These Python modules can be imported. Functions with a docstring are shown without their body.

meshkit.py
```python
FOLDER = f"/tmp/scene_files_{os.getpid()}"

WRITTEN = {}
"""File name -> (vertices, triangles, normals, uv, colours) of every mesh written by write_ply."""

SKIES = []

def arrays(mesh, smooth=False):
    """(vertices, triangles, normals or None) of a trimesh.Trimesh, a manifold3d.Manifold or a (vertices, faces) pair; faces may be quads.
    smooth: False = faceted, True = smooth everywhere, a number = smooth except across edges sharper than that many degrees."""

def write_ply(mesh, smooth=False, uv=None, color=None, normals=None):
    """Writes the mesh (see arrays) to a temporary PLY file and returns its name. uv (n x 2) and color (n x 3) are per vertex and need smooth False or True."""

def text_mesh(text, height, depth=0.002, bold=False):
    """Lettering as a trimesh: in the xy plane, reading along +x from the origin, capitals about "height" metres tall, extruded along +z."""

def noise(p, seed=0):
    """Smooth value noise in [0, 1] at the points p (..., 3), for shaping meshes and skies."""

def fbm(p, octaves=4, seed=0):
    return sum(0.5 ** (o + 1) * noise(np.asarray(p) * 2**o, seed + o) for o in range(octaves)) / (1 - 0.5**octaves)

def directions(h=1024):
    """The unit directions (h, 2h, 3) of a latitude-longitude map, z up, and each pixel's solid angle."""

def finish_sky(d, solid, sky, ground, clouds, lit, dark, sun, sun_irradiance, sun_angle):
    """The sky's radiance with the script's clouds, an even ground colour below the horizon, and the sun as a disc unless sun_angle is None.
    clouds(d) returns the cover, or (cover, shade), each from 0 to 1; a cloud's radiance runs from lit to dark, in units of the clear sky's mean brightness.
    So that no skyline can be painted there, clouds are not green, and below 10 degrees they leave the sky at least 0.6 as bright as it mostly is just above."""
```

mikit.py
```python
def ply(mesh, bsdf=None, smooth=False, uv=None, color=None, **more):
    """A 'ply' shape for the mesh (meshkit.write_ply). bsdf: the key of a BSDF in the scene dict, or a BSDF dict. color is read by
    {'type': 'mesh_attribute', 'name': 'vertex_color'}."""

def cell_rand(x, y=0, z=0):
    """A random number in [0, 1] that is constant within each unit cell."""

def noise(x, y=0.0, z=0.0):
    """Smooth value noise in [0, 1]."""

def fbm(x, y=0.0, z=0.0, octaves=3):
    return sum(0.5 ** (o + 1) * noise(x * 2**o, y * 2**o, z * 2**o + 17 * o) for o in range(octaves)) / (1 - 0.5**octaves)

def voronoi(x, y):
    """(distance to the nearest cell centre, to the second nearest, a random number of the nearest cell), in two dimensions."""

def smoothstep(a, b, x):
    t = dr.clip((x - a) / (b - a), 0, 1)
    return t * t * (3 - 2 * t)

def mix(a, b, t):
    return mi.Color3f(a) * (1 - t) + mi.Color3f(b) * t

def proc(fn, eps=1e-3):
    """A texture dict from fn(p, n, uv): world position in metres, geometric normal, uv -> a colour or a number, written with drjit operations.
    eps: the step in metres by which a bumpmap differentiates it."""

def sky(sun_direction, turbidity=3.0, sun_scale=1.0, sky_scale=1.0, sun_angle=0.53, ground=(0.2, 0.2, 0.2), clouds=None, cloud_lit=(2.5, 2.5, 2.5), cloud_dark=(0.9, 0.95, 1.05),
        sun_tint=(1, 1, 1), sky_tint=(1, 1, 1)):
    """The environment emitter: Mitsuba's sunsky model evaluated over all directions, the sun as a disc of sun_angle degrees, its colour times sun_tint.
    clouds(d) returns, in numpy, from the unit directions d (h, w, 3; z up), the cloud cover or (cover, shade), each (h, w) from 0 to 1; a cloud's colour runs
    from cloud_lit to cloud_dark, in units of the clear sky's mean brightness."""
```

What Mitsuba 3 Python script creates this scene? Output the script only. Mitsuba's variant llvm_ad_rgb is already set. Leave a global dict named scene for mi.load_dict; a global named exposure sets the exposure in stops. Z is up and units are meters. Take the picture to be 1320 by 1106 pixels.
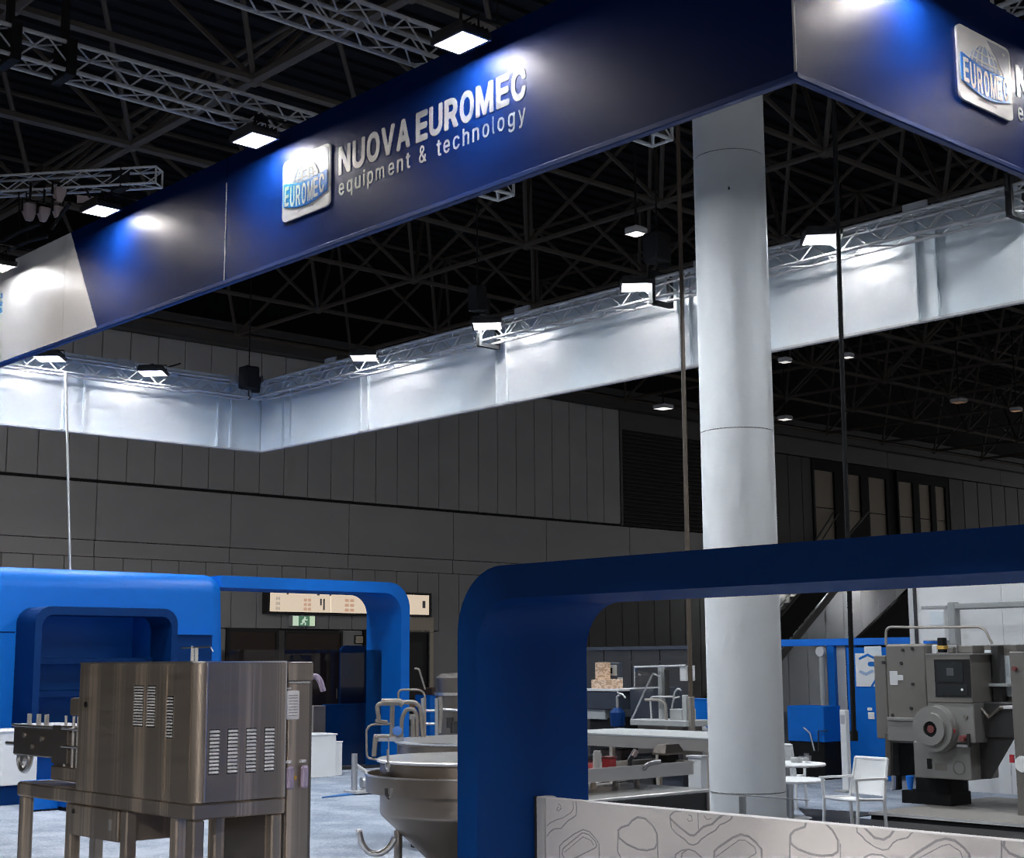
import math, random
import numpy as np, trimesh, shapely
from shapely.geometry import Polygon, LineString, box as sbox
from shapely import affinity
import manifold3d as m3
import drjit as dr
import mitsuba as mi
import mikit, meshkit

# ------------------------------------------------------------------ camera, light level
# World: x and y run along the two sides of the hanging banner ring, z is up, the camera stands at the origin.
EYE, FOC, WID, HEI = 2.0, 1900.0, 1320, 1106
def unit(v):
    v = np.asarray(v, float)
    return v / np.linalg.norm(v)
_up = unit([-0.0055, -1.0, 302.0 / FOC])
_yc = unit([-1750.0, 311.6, FOC])
_xc = np.cross(_yc, _up)
ROT = np.array([_xc, _yc, _up])                     # world = ROT @ camera (x right, y down, z ahead)
CAM = np.array([0, 0, EYE])
scene, labels = {}, {}
_m = np.eye(4)
_m[:3, :3] = np.stack([ROT @ [-1, 0, 0], ROT @ [0, -1, 0], ROT @ [0, 0, 1]], 1)
_m[:3, 3] = CAM
scene['camera'] = {'type': 'perspective', 'fov': math.degrees(2 * math.atan(WID / 2 / FOC)), 'fov_axis': 'x', 'near_clip': 0.1, 'far_clip': 500.0,
                   'to_world': mi.ScalarTransform4f(_m)}
exposure = 0.0
AMBIENT = (0.46, 0.46, 0.465)                     # the rest of the hall, seen past the open sides
COOL, WARM = np.array([0.94, 1.0, 1.04]), np.array([1.06, 0.99, 0.91])
LAMP_FRONT, LAMP_REAR, ADDED_STAND, ADDED_OUT, ADDED_SPOT = 200.0, 250.0, 240.0, 160.0, 220.0  # the last three drive unseen added lamps
scene['hall_light'] = {'type': 'constant', 'radiance': {'type': 'rgb', 'value': list(AMBIENT)}, 'sampling_weight': 6.0}

# ------------------------------------------------------------------ materials
def srgb(r, g, b):
    c = np.array([r, g, b]) / 255.0
    return [float(v) for v in np.where(c <= 0.04045, c / 12.92, ((c + 0.055) / 1.055) ** 2.4)]
def mat(key, color, rough=0.5, metal=0.0, spec=0.5, **kw):
    base = {'type': 'rgb', 'value': list(color)} if not isinstance(color, dict) else color
    d = {'type': 'principled', 'base_color': base, 'roughness': rough, 'metallic': metal}
    if metal == 0:
        d['specular'] = spec
    d.update(kw)
    scene['mat_' + key] = {'type': 'twosided', 'bsdf': d}
def _carpet(p, n, uv):
    a = mikit.fbm(p.x * 2.2, p.y * 2.2, 0.0, octaves=4)
    b = mikit.noise(p.x * 45, p.y * 45, 3.0)
    return mikit.mix((0.17, 0.197, 0.25), (0.30, 0.33, 0.39), mikit.smoothstep(0.25, 0.75, a * 0.7 + b * 0.3))
def _wall(p, n, uv):
    a = mikit.fbm(p.x * 0.35, p.z * 0.8, 1.0, octaves=3)
    return mikit.mix((0.42, 0.412, 0.41), (0.52, 0.505, 0.49), a)
def _granite(p, n, uv):
    a = mikit.noise(p.x * 30 + p.y * 30, p.z * 60, 2.0)
    return mikit.mix((0.42, 0.27, 0.17), (0.62, 0.46, 0.34), mikit.smoothstep(0.3, 0.6, a))
def _brushed_streaks(p, n, uv):
    a = mikit.noise(p.x * 5.3 + p.y * 5.3, p.z * 0.25, 4.0) * 0.75 + mikit.noise(p.x * 90 + p.y * 90, p.z * 1.2, 9.0) * 0.25  # coarse bands paint reflection streaks into the colour; fine noise is grain
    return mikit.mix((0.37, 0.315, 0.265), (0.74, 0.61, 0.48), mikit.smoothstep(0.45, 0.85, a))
def _steel(p, n, uv):
    return 0.30 + 0.12 * mikit.noise(p.x * 3 + p.y * 3, p.z * 40, 0.0)
mat('carpet', mikit.proc(_carpet), 0.9, spec=0.2)
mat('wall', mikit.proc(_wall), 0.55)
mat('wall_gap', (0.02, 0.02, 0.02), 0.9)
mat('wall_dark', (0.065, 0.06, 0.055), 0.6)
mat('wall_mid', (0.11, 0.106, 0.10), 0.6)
mat('granite', mikit.proc(_granite), 0.7)
mat('deck', (0.026, 0.0265, 0.030), 0.9, spec=0.1)
mat('tube', (0.092, 0.076, 0.061), 0.6, spec=0.3)
mat('black', (0.007, 0.007, 0.0075), 0.7, spec=0.2)
mat('black_gloss', (0.01, 0.01, 0.011), 0.35, spec=0.3)
mat('charcoal', (0.026, 0.025, 0.025), 0.45)
mat('slate', (0.030, 0.036, 0.052), 0.5)
mat('navy', (0.0008, 0.013, 0.092), 0.43, spec=0.10)
mat('navy_trim', (0.004, 0.028, 0.15), 0.4)
mat('blue', (0.002, 0.135, 0.55), 0.42, spec=0.35)
mat('portal_blue', (0.001, 0.050, 0.235), 0.5, spec=0.15)
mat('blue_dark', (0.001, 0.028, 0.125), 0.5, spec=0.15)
mat('blue_bright', (0.006, 0.19, 0.78), 0.45)
mat('logo_blue', (0.015, 0.16, 0.55), 0.4)
mat('logo_pale', (0.36, 0.47, 0.66), 0.4)
mat('logo_grey', (0.36, 0.38, 0.46), 0.4)
mat('white', (0.80, 0.80, 0.80), 0.4)
mat('white_cool', (0.74, 0.80, 0.84), 0.4)
mat('column', (0.74, 0.755, 0.76), 0.5)
mat('column_gap', (0.12, 0.12, 0.12), 0.6)
mat('paper', (0.72, 0.71, 0.72), 0.5)
mat('ink', (0.36, 0.36, 0.39), 0.6)
mat('ink_pale', (0.42, 0.42, 0.45), 0.6)
mat('grey_panel', (0.42, 0.42, 0.43), 0.6)
mat('grey_frame', (0.36, 0.37, 0.37), 0.45)
mat('alu', (0.50, 0.50, 0.51), 0.38, 0.85)
mat('alu_pale', (0.55, 0.55, 0.56), 0.5)
mat('steel', mikit.proc(_brushed_streaks), mikit.proc(_steel), 0.85)
mat('kettle_steel', (0.33, 0.285, 0.245), 0.32, 0.9)
mat('steel_dark', (0.22, 0.195, 0.175), 0.36, 0.9)
mat('steel_bright', (0.78, 0.76, 0.74), 0.25, 0.95)
mat('steel_satin', (0.33, 0.30, 0.27), 0.5, 0.6)
mat('machine_grey', (0.17, 0.157, 0.143), 0.45, 0.3)
mat('machine_pale', (0.24, 0.233, 0.222), 0.42, 0.3)
mat('red', (0.45, 0.03, 0.04), 0.45)
mat('red_dark', (0.16, 0.04, 0.04), 0.5)
mat('brown', (0.055, 0.033, 0.024), 0.5)
mat('rust_pole', (0.07, 0.05, 0.035), 0.45)
mat('lilac', (0.36, 0.30, 0.42), 0.6)
mat('orange', (0.60, 0.36, 0.24), 0.6)
mat('amber', (0.50, 0.30, 0.06), 0.5)
mat('cream', (0.78, 0.66, 0.52), 0.6)
mat('pinkish', (0.42, 0.33, 0.32), 0.6)
mat('screen', (0.014, 0.016, 0.017), 0.4, spec=0.3)
mat('screen_pale', (0.06, 0.065, 0.07), 0.4)
mat('pane_dim_lit', (0.30, 0.25, 0.19), 0.6)  # brown tone stands in for dim light in the rooms behind
mat('platform', (0.20, 0.185, 0.17), 0.5)
mat('door_gap', (0.06, 0.058, 0.055), 0.7)
mat('green', (0.02, 0.14, 0.05), 0.5)
mat('floor_blue', (0.05, 0.16, 0.40), 0.6)
scene['mat_glass'] = {'type': 'thindielectric', 'int_ior': 1.5}
scene['mat_smoked'] = {'type': 'thindielectric', 'int_ior': 1.5, 'specular_transmittance': {'type': 'rgb', 'value': [0.62, 0.59, 0.58]}, 'specular_reflectance': {'type': 'rgb', 'value': [0.3, 0.3, 0.3]}}
scene['mat_lens'] = {'type': 'diffuse', 'reflectance': {'type': 'rgb', 'value': [0.6, 0.6, 0.6]}}

# ------------------------------------------------------------------ helpers
def ray(px, py):
    return ROT @ unit([px - WID / 2, py - HEI / 2, FOC])
_f = ROT @ [0, 0, 1.0]
_f = unit([_f[0], _f[1], 0])
def at(px, py, X=None, Y=None, Z=None, D=None):
    """The point that a plane x=X, y=Y, z=Z or the distance D holds along a line of sight: how sizes were taken off the photograph."""
    d = ray(px, py)
    t = X / d[0] if X is not None else Y / d[1] if Y is not None else (Z - EYE) / d[2] if Z is not None else D / (d @ _f)
    return CAM + d * t
def box(x0, x1, y0, y1, z0, z1, bevel=0.0):
    lo, hi = np.array([min(x0, x1), min(y0, y1), min(z0, z1)]), np.array([max(x0, x1), max(y0, y1), max(z0, z1)])
    if bevel <= 0:
        m = trimesh.creation.box(extents=hi - lo)
        m.apply_translation((lo + hi) / 2)
        return m
    b = min(bevel, 0.45 * (hi - lo).min())
    pts = []
    for s in np.ndindex(2, 2, 2):
        c = np.where(np.array(s) == 1, hi, lo)
        d = np.where(np.array(s) == 1, -1.0, 1.0)
        for k in range(3):
            e = d * b
            e[k] = 0
            pts.append(c + e)
    return trimesh.convex.convex_hull(np.array(pts))
def frame_of(a):
    a = unit(a)
    u = unit(np.cross(a, [0, 0, 1.0] if abs(a[2]) < 0.95 else [1.0, 0, 0]))
    return u, np.cross(a, u)
def rod(p, q, r, n=10, r2=None):
    p, q = np.asarray(p, float), np.asarray(q, float)
    u, v = frame_of(q - p)
    t = np.arange(n) * 2 * np.pi / n
    ring = np.cos(t)[:, None] * u + np.sin(t)[:, None] * v
    V = np.vstack([p + ring * r, q + ring * (r if r2 is None else r2), [p], [q]])
    F = []
    for i in range(n):
        j = (i + 1) % n
        F += [[i, n + i, j], [j, n + i, n + j], [2 * n, i, j], [2 * n + 1, n + j, n + i]]
    m = trimesh.Trimesh(V, np.array(F)[:, ::-1], process=False)
    if m.volume < 0: m.invert()
    return m
def smooth_path(pts, rad, n=5):
    """Rounds the corners of a polyline."""
    pts = [np.asarray(p, float) for p in pts]
    out = [pts[0]]
    for a, b, c in zip(pts, pts[1:], pts[2:]):
        r = min(rad, 0.45 * np.linalg.norm(b - a), 0.45 * np.linalg.norm(c - b))
        s, e = b + unit(a - b) * r, b + unit(c - b) * r
        for t in np.linspace(0, 1, n):
            out.append((1 - t) ** 2 * s + 2 * t * (1 - t) * b + t * t * e)
    return out + [pts[-1]]
def pipe(pts, r, n=8, rad=0.0):
    P = np.array(smooth_path(pts, rad) if rad else pts, float)
    T = np.gradient(P, axis=0)
    T /= np.linalg.norm(T, axis=1, keepdims=True)
    u, _ = frame_of(T[0])
    t = np.arange(n) * 2 * np.pi / n
    V = []
    for p, d in zip(P, T):
        u = unit(u - d * (u @ d))
        w = np.cross(d, u)
        V.append(p + r * (np.cos(t)[:, None] * u + np.sin(t)[:, None] * w))
    F, k = [], len(P)
    for a in range(k - 1):
        for i in range(n):
            j = (i + 1) % n
            F += [[a * n + i, a * n + j, (a + 1) * n + j], [a * n + i, (a + 1) * n + j, (a + 1) * n + i]]
    V = np.vstack(V + [P[:1], P[-1:]])
    F += [[k * n, (i + 1) % n, i] for i in range(n)] + [[k * n + 1, (k - 1) * n + i, (k - 1) * n + (i + 1) % n] for i in range(n)]
    m = trimesh.Trimesh(V, F, process=False)
    if m.volume < 0: m.invert()
    return m
def lathe(prof, c, n=48):
    """prof: (radius, z) pairs from the bottom up, closed to the axis."""
    m = trimesh.creation.revolve(np.array(prof, float), sections=n)
    if m.volume < 0: m.invert()
    m.apply_translation(c)
    return m
def prism(poly, plane, at0, depth):
    """A shapely shape drawn in (u, v) and made depth thick. 'X': the face x=at0 seen from -x, u=y, v=z, going back in +x.
    'Y': the face y=at0 seen from -y, u=x, v=z, going back in +y. 'Z': u=x, v=y, upwards from z=at0."""
    parts = []
    for g in getattr(poly, 'geoms', [poly]):
        if g.is_empty or g.area < 1e-9: continue
        m = trimesh.creation.extrude_polygon(g, depth, engine='earcut')
        v = np.array(m.vertices)
        if plane == 'X': w = np.stack([at0 + v[:, 2], v[:, 0], v[:, 1]], 1)
        elif plane == 'Y': w = np.stack([v[:, 0], at0 + v[:, 2], v[:, 1]], 1)
        else: w = v + [0, 0, at0]
        m = trimesh.Trimesh(w, m.faces, process=False)
        if m.volume < 0: m.invert()
        parts.append(m)
    return cat(parts)
def cat(ms):
    return ms[0] if len(ms) == 1 else trimesh.util.concatenate(ms)
def rrect(u0, v0, u1, v1, r, n=10):
    return sbox(u0 + r, v0 + r, u1 - r, v1 - r).buffer(r, quad_segs=n)
def hull_of(pts, r, n=24):
    s = m3.Manifold.sphere(r, n)
    return m3.Manifold.batch_hull([s.translate(list(map(float, p))) for p in pts])
def to_tri(man):
    k = man.to_mesh()
    return trimesh.Trimesh(k.vert_properties[:, :3], k.tri_verts, process=False)
def number(key):
    if key not in used:
        used.add(key)
        return key
    i = 1
    while f'{key}_{i:03d}' in used: i += 1
    used.add(f'{key}_{i:03d}')
    return f'{key}_{i:03d}'
used = set()
def thing(name, label, cat_, group=None):
    key = number(name)
    labels[key] = {'label': label, 'category': cat_}
    if group: labels[key]['group'] = group
    return key
def structure(name, label=None):
    key = number(name)
    labels[key] = {'kind': 'structure'}
    if label: labels[key]['label'] = label
    return key
def part(parent, name, mesh, m, smooth=False, label=None, kind=None, **more):
    key = number(f'{parent}__{name}')
    scene[key] = mikit.ply(mesh, 'mat_' + m, smooth=smooth, **more)
    if label or kind:
        labels[key] = {k: v for k, v in (('label', label), ('kind', kind)) if v}
    return key
def solid(key, mesh, m, smooth=False, **more):
    """A thing that is one mesh."""
    scene[key] = mikit.ply(mesh, 'mat_' + m, smooth=smooth, **more)
    return key
def shared(parent, name, ply_dict, matrix):
    key = number(f'{parent}__{name}')
    scene[key] = {**ply_dict, 'to_world': mi.ScalarTransform4f(matrix)}
    return key
def emit(mesh, rgb, m='lens', weight=0.03, **more):
    d = mikit.ply(mesh, 'mat_' + m, **more)
    d['emitter'] = {'type': 'area', 'radiance': {'type': 'rgb', 'value': [float(v) for v in rgb]}, 'sampling_weight': weight}
    return d
def text(s, plane, at0, u0, v0, height, width, depth=0.006, bold=False, swell=0.0):
    """Lettering that reads along -y on an 'X' face and along +x on a 'Y' face; u0, v0 is where the baseline starts."""
    m = meshkit.text_mesh(s, height, depth, bold)
    if swell:
        low = [Polygon(m.vertices[f][:, :2]) for f in m.faces if np.ptp(m.vertices[f][:, 2]) < 1e-9 and m.vertices[f][0, 2] < 1e-9]
        g = shapely.union_all([q.buffer(1e-5) for q in low if q.area > 0]).buffer(swell, quad_segs=4)
        m = cat([trimesh.creation.extrude_polygon(q, depth, engine='earcut') for q in getattr(g, 'geoms', [g])])
        m.apply_translation([0, swell, 0])
    v = np.array(m.vertices)
    v[:, 0] = (v[:, 0] - v[:, 0].min()) * width / np.ptp(v[:, 0])
    if plane == 'X': w = np.stack([at0 - v[:, 2], u0 - v[:, 0], v0 + v[:, 1]], 1)
    else: w = np.stack([u0 + v[:, 0], at0 - v[:, 2], v0 + v[:, 1]], 1)
    m = trimesh.Trimesh(w, m.faces, process=False)
    if m.volume < 0: m.invert()
    return m
UNIT_TUBE = {}
def unit_tube(m, n=6):
    if (m, n) not in UNIT_TUBE:
        UNIT_TUBE[m, n] = mikit.ply(rod((0, 0, 0), (0, 0, 1), 1.0, n), 'mat_' + m, smooth=50)
    return UNIT_TUBE[m, n]
def tube_matrix(p, q, r):
    p, q = np.asarray(p, float), np.asarray(q, float)
    u, v = frame_of(q - p)
    M = np.eye(4)
    M[:3, 0], M[:3, 1], M[:3, 2], M[:3, 3] = u * r, v * r, q - p, p
    if np.linalg.det(M[:3, :3]) < 0: M[:3, 0] *= -1
    return M
def pixel(p):
    q = ROT.T @ (np.asarray(p, float) - CAM)
    return (WID / 2 + FOC * q[0] / q[2], HEI / 2 + FOC * q[1] / q[2], q[2]) if q[2] > 0.1 else (-9e9, -9e9, q[2])

# ------------------------------------------------------------------ setting: floor, roof, back wall
k = structure('floor', 'pale blue grey carpet of the exhibition hall')
solid(k, box(-60, 85, -60, 38.3, -0.10, 0.0), 'carpet')

WALL_Y, WALL_TOP = 38.17, 11.50
k = structure('wall_back', 'dark grey panelled back wall of the hall')
part(k, 'backing', box(-20, 85, WALL_Y + 0.10, WALL_Y + 0.4, 0, WALL_TOP), 'wall_gap')
up_l, up_r, PITCH = 10.0, 40.3, 0.885
def wall_panel(x0, x1, z0, z1, m='wall', gap=0.028, name='panel'):
    part(k, name, box(x0 + gap / 2, x1 - gap / 2, WALL_Y, WALL_Y + 0.09, z0, z1, 0.012), m)
x = 16.37 - PITCH * 8
while x < up_r - 0.1:
    wall_panel(x, min(x + PITCH, up_r), 7.15, WALL_TOP)
    x += PITCH
x = 16.37 - PITCH * 8
door_x0, door_x1 = 23.2, 31.2
while x < 60:
    x1 = x + PITCH
    if x1 < door_x0 or x > 30.8:
        wall_panel(x, x1, 0.0, 4.98, 'wall' if x < 34.5 else 'wall_mid')  # right-hand panels take a darker grey in place of occlusion shade
    else:
        wall_panel(x, x1, 3.08, 4.98)
    x += PITCH
for i in range(-2, 6):
    x = 19.03 + 4.343 * i
    wall_panel(x, x + 4.343, 5.46, 7.06)
    part(k, 'recess_strip', box(x + 0.015, x + 4.328, WALL_Y + 0.05, WALL_Y + 0.09, 5.0, 5.44), 'wall')
# right of the upper panels: louvre, plain band, ribs
part(k, 'louvre_frame', cat([box(40.3, 47.4, WALL_Y + 0.0, WALL_Y + 0.09, 10.78, WALL_TOP), box(40.3, 40.42, WALL_Y, WALL_Y + 0.09, 7.1, 10.78)]), 'wall_mid')
for i in range(24):
    z = 7.12 + i * 0.153
    part(k, 'louvre_slat', trimesh.convex.convex_hull(np.array([[x, WALL_Y + dy, z + dz] for x in (40.44, 47.3) for dy, dz in ((0.0, 0), (0.0, 0.02), (0.085, 0.10), (0.085, 0.12))])), 'wall_dark')
part(k, 'fascia_panel', box(47.4, 58.0, WALL_Y - 0.1, WALL_Y + 0.09, 10.75, WALL_TOP), 'wall_mid')
part(k, 'fascia_panel', box(58.03, 68.0, WALL_Y - 0.1, WALL_Y + 0.09, 10.75, WALL_TOP), 'wall_mid')
part(k, 'fascia_panel', box(68.03, 84.0, WALL_Y - 0.1, WALL_Y + 0.09, 10.75, WALL_TOP), 'wall_mid')
for i in range(6):
    wall_panel(46.8 + i * 0.96, 46.8 + (i + 1) * 0.96, 5.2, 10.72, 'wall_dark')
for i in range(14):
    wall_panel(63.3 + i * 1.3, 63.3 + (i + 1) * 1.3, 5.2, 10.72, 'wall_mid' if i > 0 else 'wall_dark', 0.06)
part(k, 'ledge', box(40.4, 84, WALL_Y - 0.25, WALL_Y + 0.09, 5.0, 5.2), 'wall_mid')
part(k, 'wall_beam', box(5, 84, WALL_Y - 0.35, WALL_Y + 0.3, WALL_TOP + 0.02, WALL_TOP + 0.34), 'wall_mid')
part(k, 'wall_beam', box(5, 84, WALL_Y - 0.2, WALL_Y + 0.3, WALL_TOP + 0.5, WALL_TOP + 0.75), 'wall_mid')
part(k, 'upper_cladding', box(-20, 85, WALL_Y + 0.1, WALL_Y + 0.4, WALL_TOP, 16.6), 'black')
for n, xs in (('window_1', ((52.4, 53.9), (54.6, 55.9), (56.5, 57.9))), ('window_2', ((58.9, 60.1), (60.6, 61.6), (62.0, 62.9)))):
    w = structure(n, 'dark framed upper window with dim brownish panes' + (' beside the column' if n == 'window_1' else ' right of the thin hanging rod'))
    x0, x1 = xs[0][0] - 0.12, xs[-1][1] + 0.25
    part(w, 'frame', cat([box(x0, x1, WALL_Y - 0.05, WALL_Y + 0.09, 10.25, 10.72), box(x0, x1, WALL_Y - 0.05, WALL_Y + 0.09, 5.2, 5.4)]
                         + [box(a, b, WALL_Y - 0.05, WALL_Y + 0.09, 5.4, 10.25) for a, b in [(x0, xs[0][0]), (xs[0][1], xs[1][0]), (xs[1][1], xs[2][0]), (xs[2][1], x1)]]), 'black')
    for a, b in xs:
        for z0, z1 in ((5.4, 7.0), (7.04, 8.6), (8.64, 10.25)):
            part(w, 'pane', box(a, b, WALL_Y + 0.05, WALL_Y + 0.08, z0, z1), 'pane_dim_lit')

# roof deck: ribbed dark sheets
k = structure('ceiling', 'dark ribbed metal roof deck')
ROOF_Z, DECK_Z = 11.43, 15.2
ribs = [box(-40, 86, -40, 38.5, DECK_Z + 0.1, DECK_Z + 0.25)]
for y in np.arange(-39, 38, 0.55):
    ribs.append(box(-40, 86, y, y + 0.28, DECK_Z, DECK_Z + 0.1))
part(k, 'roof_sheet', cat(ribs), 'deck', label='ribbed roof sheeting')

# double-layer space frame
k = structure('space_frame', 'dark steel space frame under the roof')
XS = [4.2, 8.24, 12.3, 18.09] + [22.17 + 4.08 * i for i in range(15)]
YS = [15.6 + 4.115 * i for i in range(-5, 6)]
UP = 2.95
members = []
def add(kind, p, q, r):
    members.append((kind, np.array(p, float), np.array(q, float), r))
for i, x in enumerate(XS):
    for j, y in enumerate(YS):
        if i + 1 < len(XS): add('lower_chord', (x, y, ROOF_Z), (XS[i + 1], y, ROOF_Z), 0.085 if x < 12.5 else 0.062)
        if j + 1 < len(YS): add('lower_chord', (x, y, ROOF_Z), (x, YS[j + 1], ROOF_Z), 0.095 if x < 12.5 else 0.062)
        for a in (-1, 0):
            for b in (-1, 0):
                if 0 <= i + a and i + a + 1 < len(XS) and 0 <= j + b and j + b + 1 < len(YS):
                    t = ((XS[i + a] + XS[i + a + 1]) / 2, (YS[j + b] + YS[j + b + 1]) / 2, ROOF_Z + UP)
                    add('diagonal', (x, y, ROOF_Z), t, 0.05)
for i in range(len(XS) - 1):
    for j in range(len(YS) - 1):
        c = ((XS[i] + XS[i + 1]) / 2, (YS[j] + YS[j + 1]) / 2, ROOF_Z + UP)
        if i + 2 < len(XS): add('upper_chord', c, ((XS[i + 1] + XS[i + 2]) / 2, c[1], c[2]), 0.055)
        if j + 2 < len(YS): add('upper_chord', c, (c[0], (YS[j + 1] + YS[j + 2]) / 2, c[2]), 0.055)
def seen(p, q):
    for t in np.linspace(0, 1, 9):
        u, v, w = pixel(p + (q - p) * t)
        if -20 < u < 1340 and -20 < v < 640: return w
    return None
for kind, most in (('lower_chord', 200), ('diagonal', 290), ('upper_chord', 120)):
    mine = [(seen(p, q), p, q, r) for kd, p, q, r in members if kd == kind]
    mine = sorted([m for m in mine if m[0]], key=lambda m: m[0]) + [m for m in mine if not m[0]]
    rest = []
    for n, (w, p, q, r) in enumerate(mine):
        if w and n < most: shared(k, kind, unit_tube('tube'), tube_matrix(p, q, r))
        else: rest.append(rod(p, q, r, 5))
    if rest: part(k, kind, cat(rest), 'tube', kind='stuff')
node = mikit.ply(trimesh.creation.icosphere(1, 0.13), 'mat_tube', smooth=True)
rest = []
for x in XS:
    for y in YS:
        if seen(np.array([x, y, ROOF_Z]), np.array([x, y, ROOF_Z + 0.01])):
            M = np.eye(4); M[:3, 3] = (x, y, ROOF_Z)
            shared(k, 'node', node, M)

# ------------------------------------------------------------------ the hanging banner ring
RX0, RX1, RY0, RY1, RZ0, RZ1 = 8.533, 16.22, 6.232, 25.44, 6.30, 7.76
TH = 0.05
b = thing('hanging_banner', 'long dark blue hanging banner with white end and lettering, left of the near corner', 'banner', 'banners of the hanging ring')
def slant(z): return 17.375 + (z - 6.427) * (18.157 - 17.375) / (7.733 - 6.427)
part(b, 'panel', box(RX0, RX0 + TH, RY0, 14.20, RZ0, RZ1), 'navy')
part(b, 'panel', prism(Polygon([(14.215, RZ0), (slant(RZ0), RZ0), (slant(RZ1), RZ1), (14.215, RZ1)]), 'X', RX0, TH), 'navy')
part(b, 'panel', prism(Polygon([(slant(RZ0), RZ0), (18.30, RZ0), (18.30, RZ1), (slant(RZ1), RZ1)]), 'X', RX0, TH), 'white', label='white end panel with a slanting edge')
part(b, 'panel', box(RX0, RX0 + TH, 18.31, 21.9, RZ0, RZ1), 'white', label='white end panel')
part(b, 'panel', box(RX0, RX0 + TH, 21.91, RY1 + TH, RZ0, RZ1), 'white', label='white end panel')
part(b, 'joint', box(RX0 - 0.004, RX0 + TH, 14.200, 14.215, RZ0, RZ1 - 0.3), 'alu_pale')
part(b, 'corner_joint', box(RX0 - 0.006, RX0 + 0.006, RY0 - 0.006, RY0 + 0.012, RZ0, RZ1), 'alu_pale')
part(b, 'bottom_trim', box(RX0 - 0.03, RX0 + TH, RY0 - 0.03, RY1 + TH, RZ0 - 0.055, RZ0, 0.01), 'navy_trim', label='lighter blue bottom edge')
part(b, 'inner_face', box(RX0 + TH, RX0 + TH + 0.02, RY0 + TH, RY1, RZ0, RZ1), 'white_cool', label='white inner face')

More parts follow.
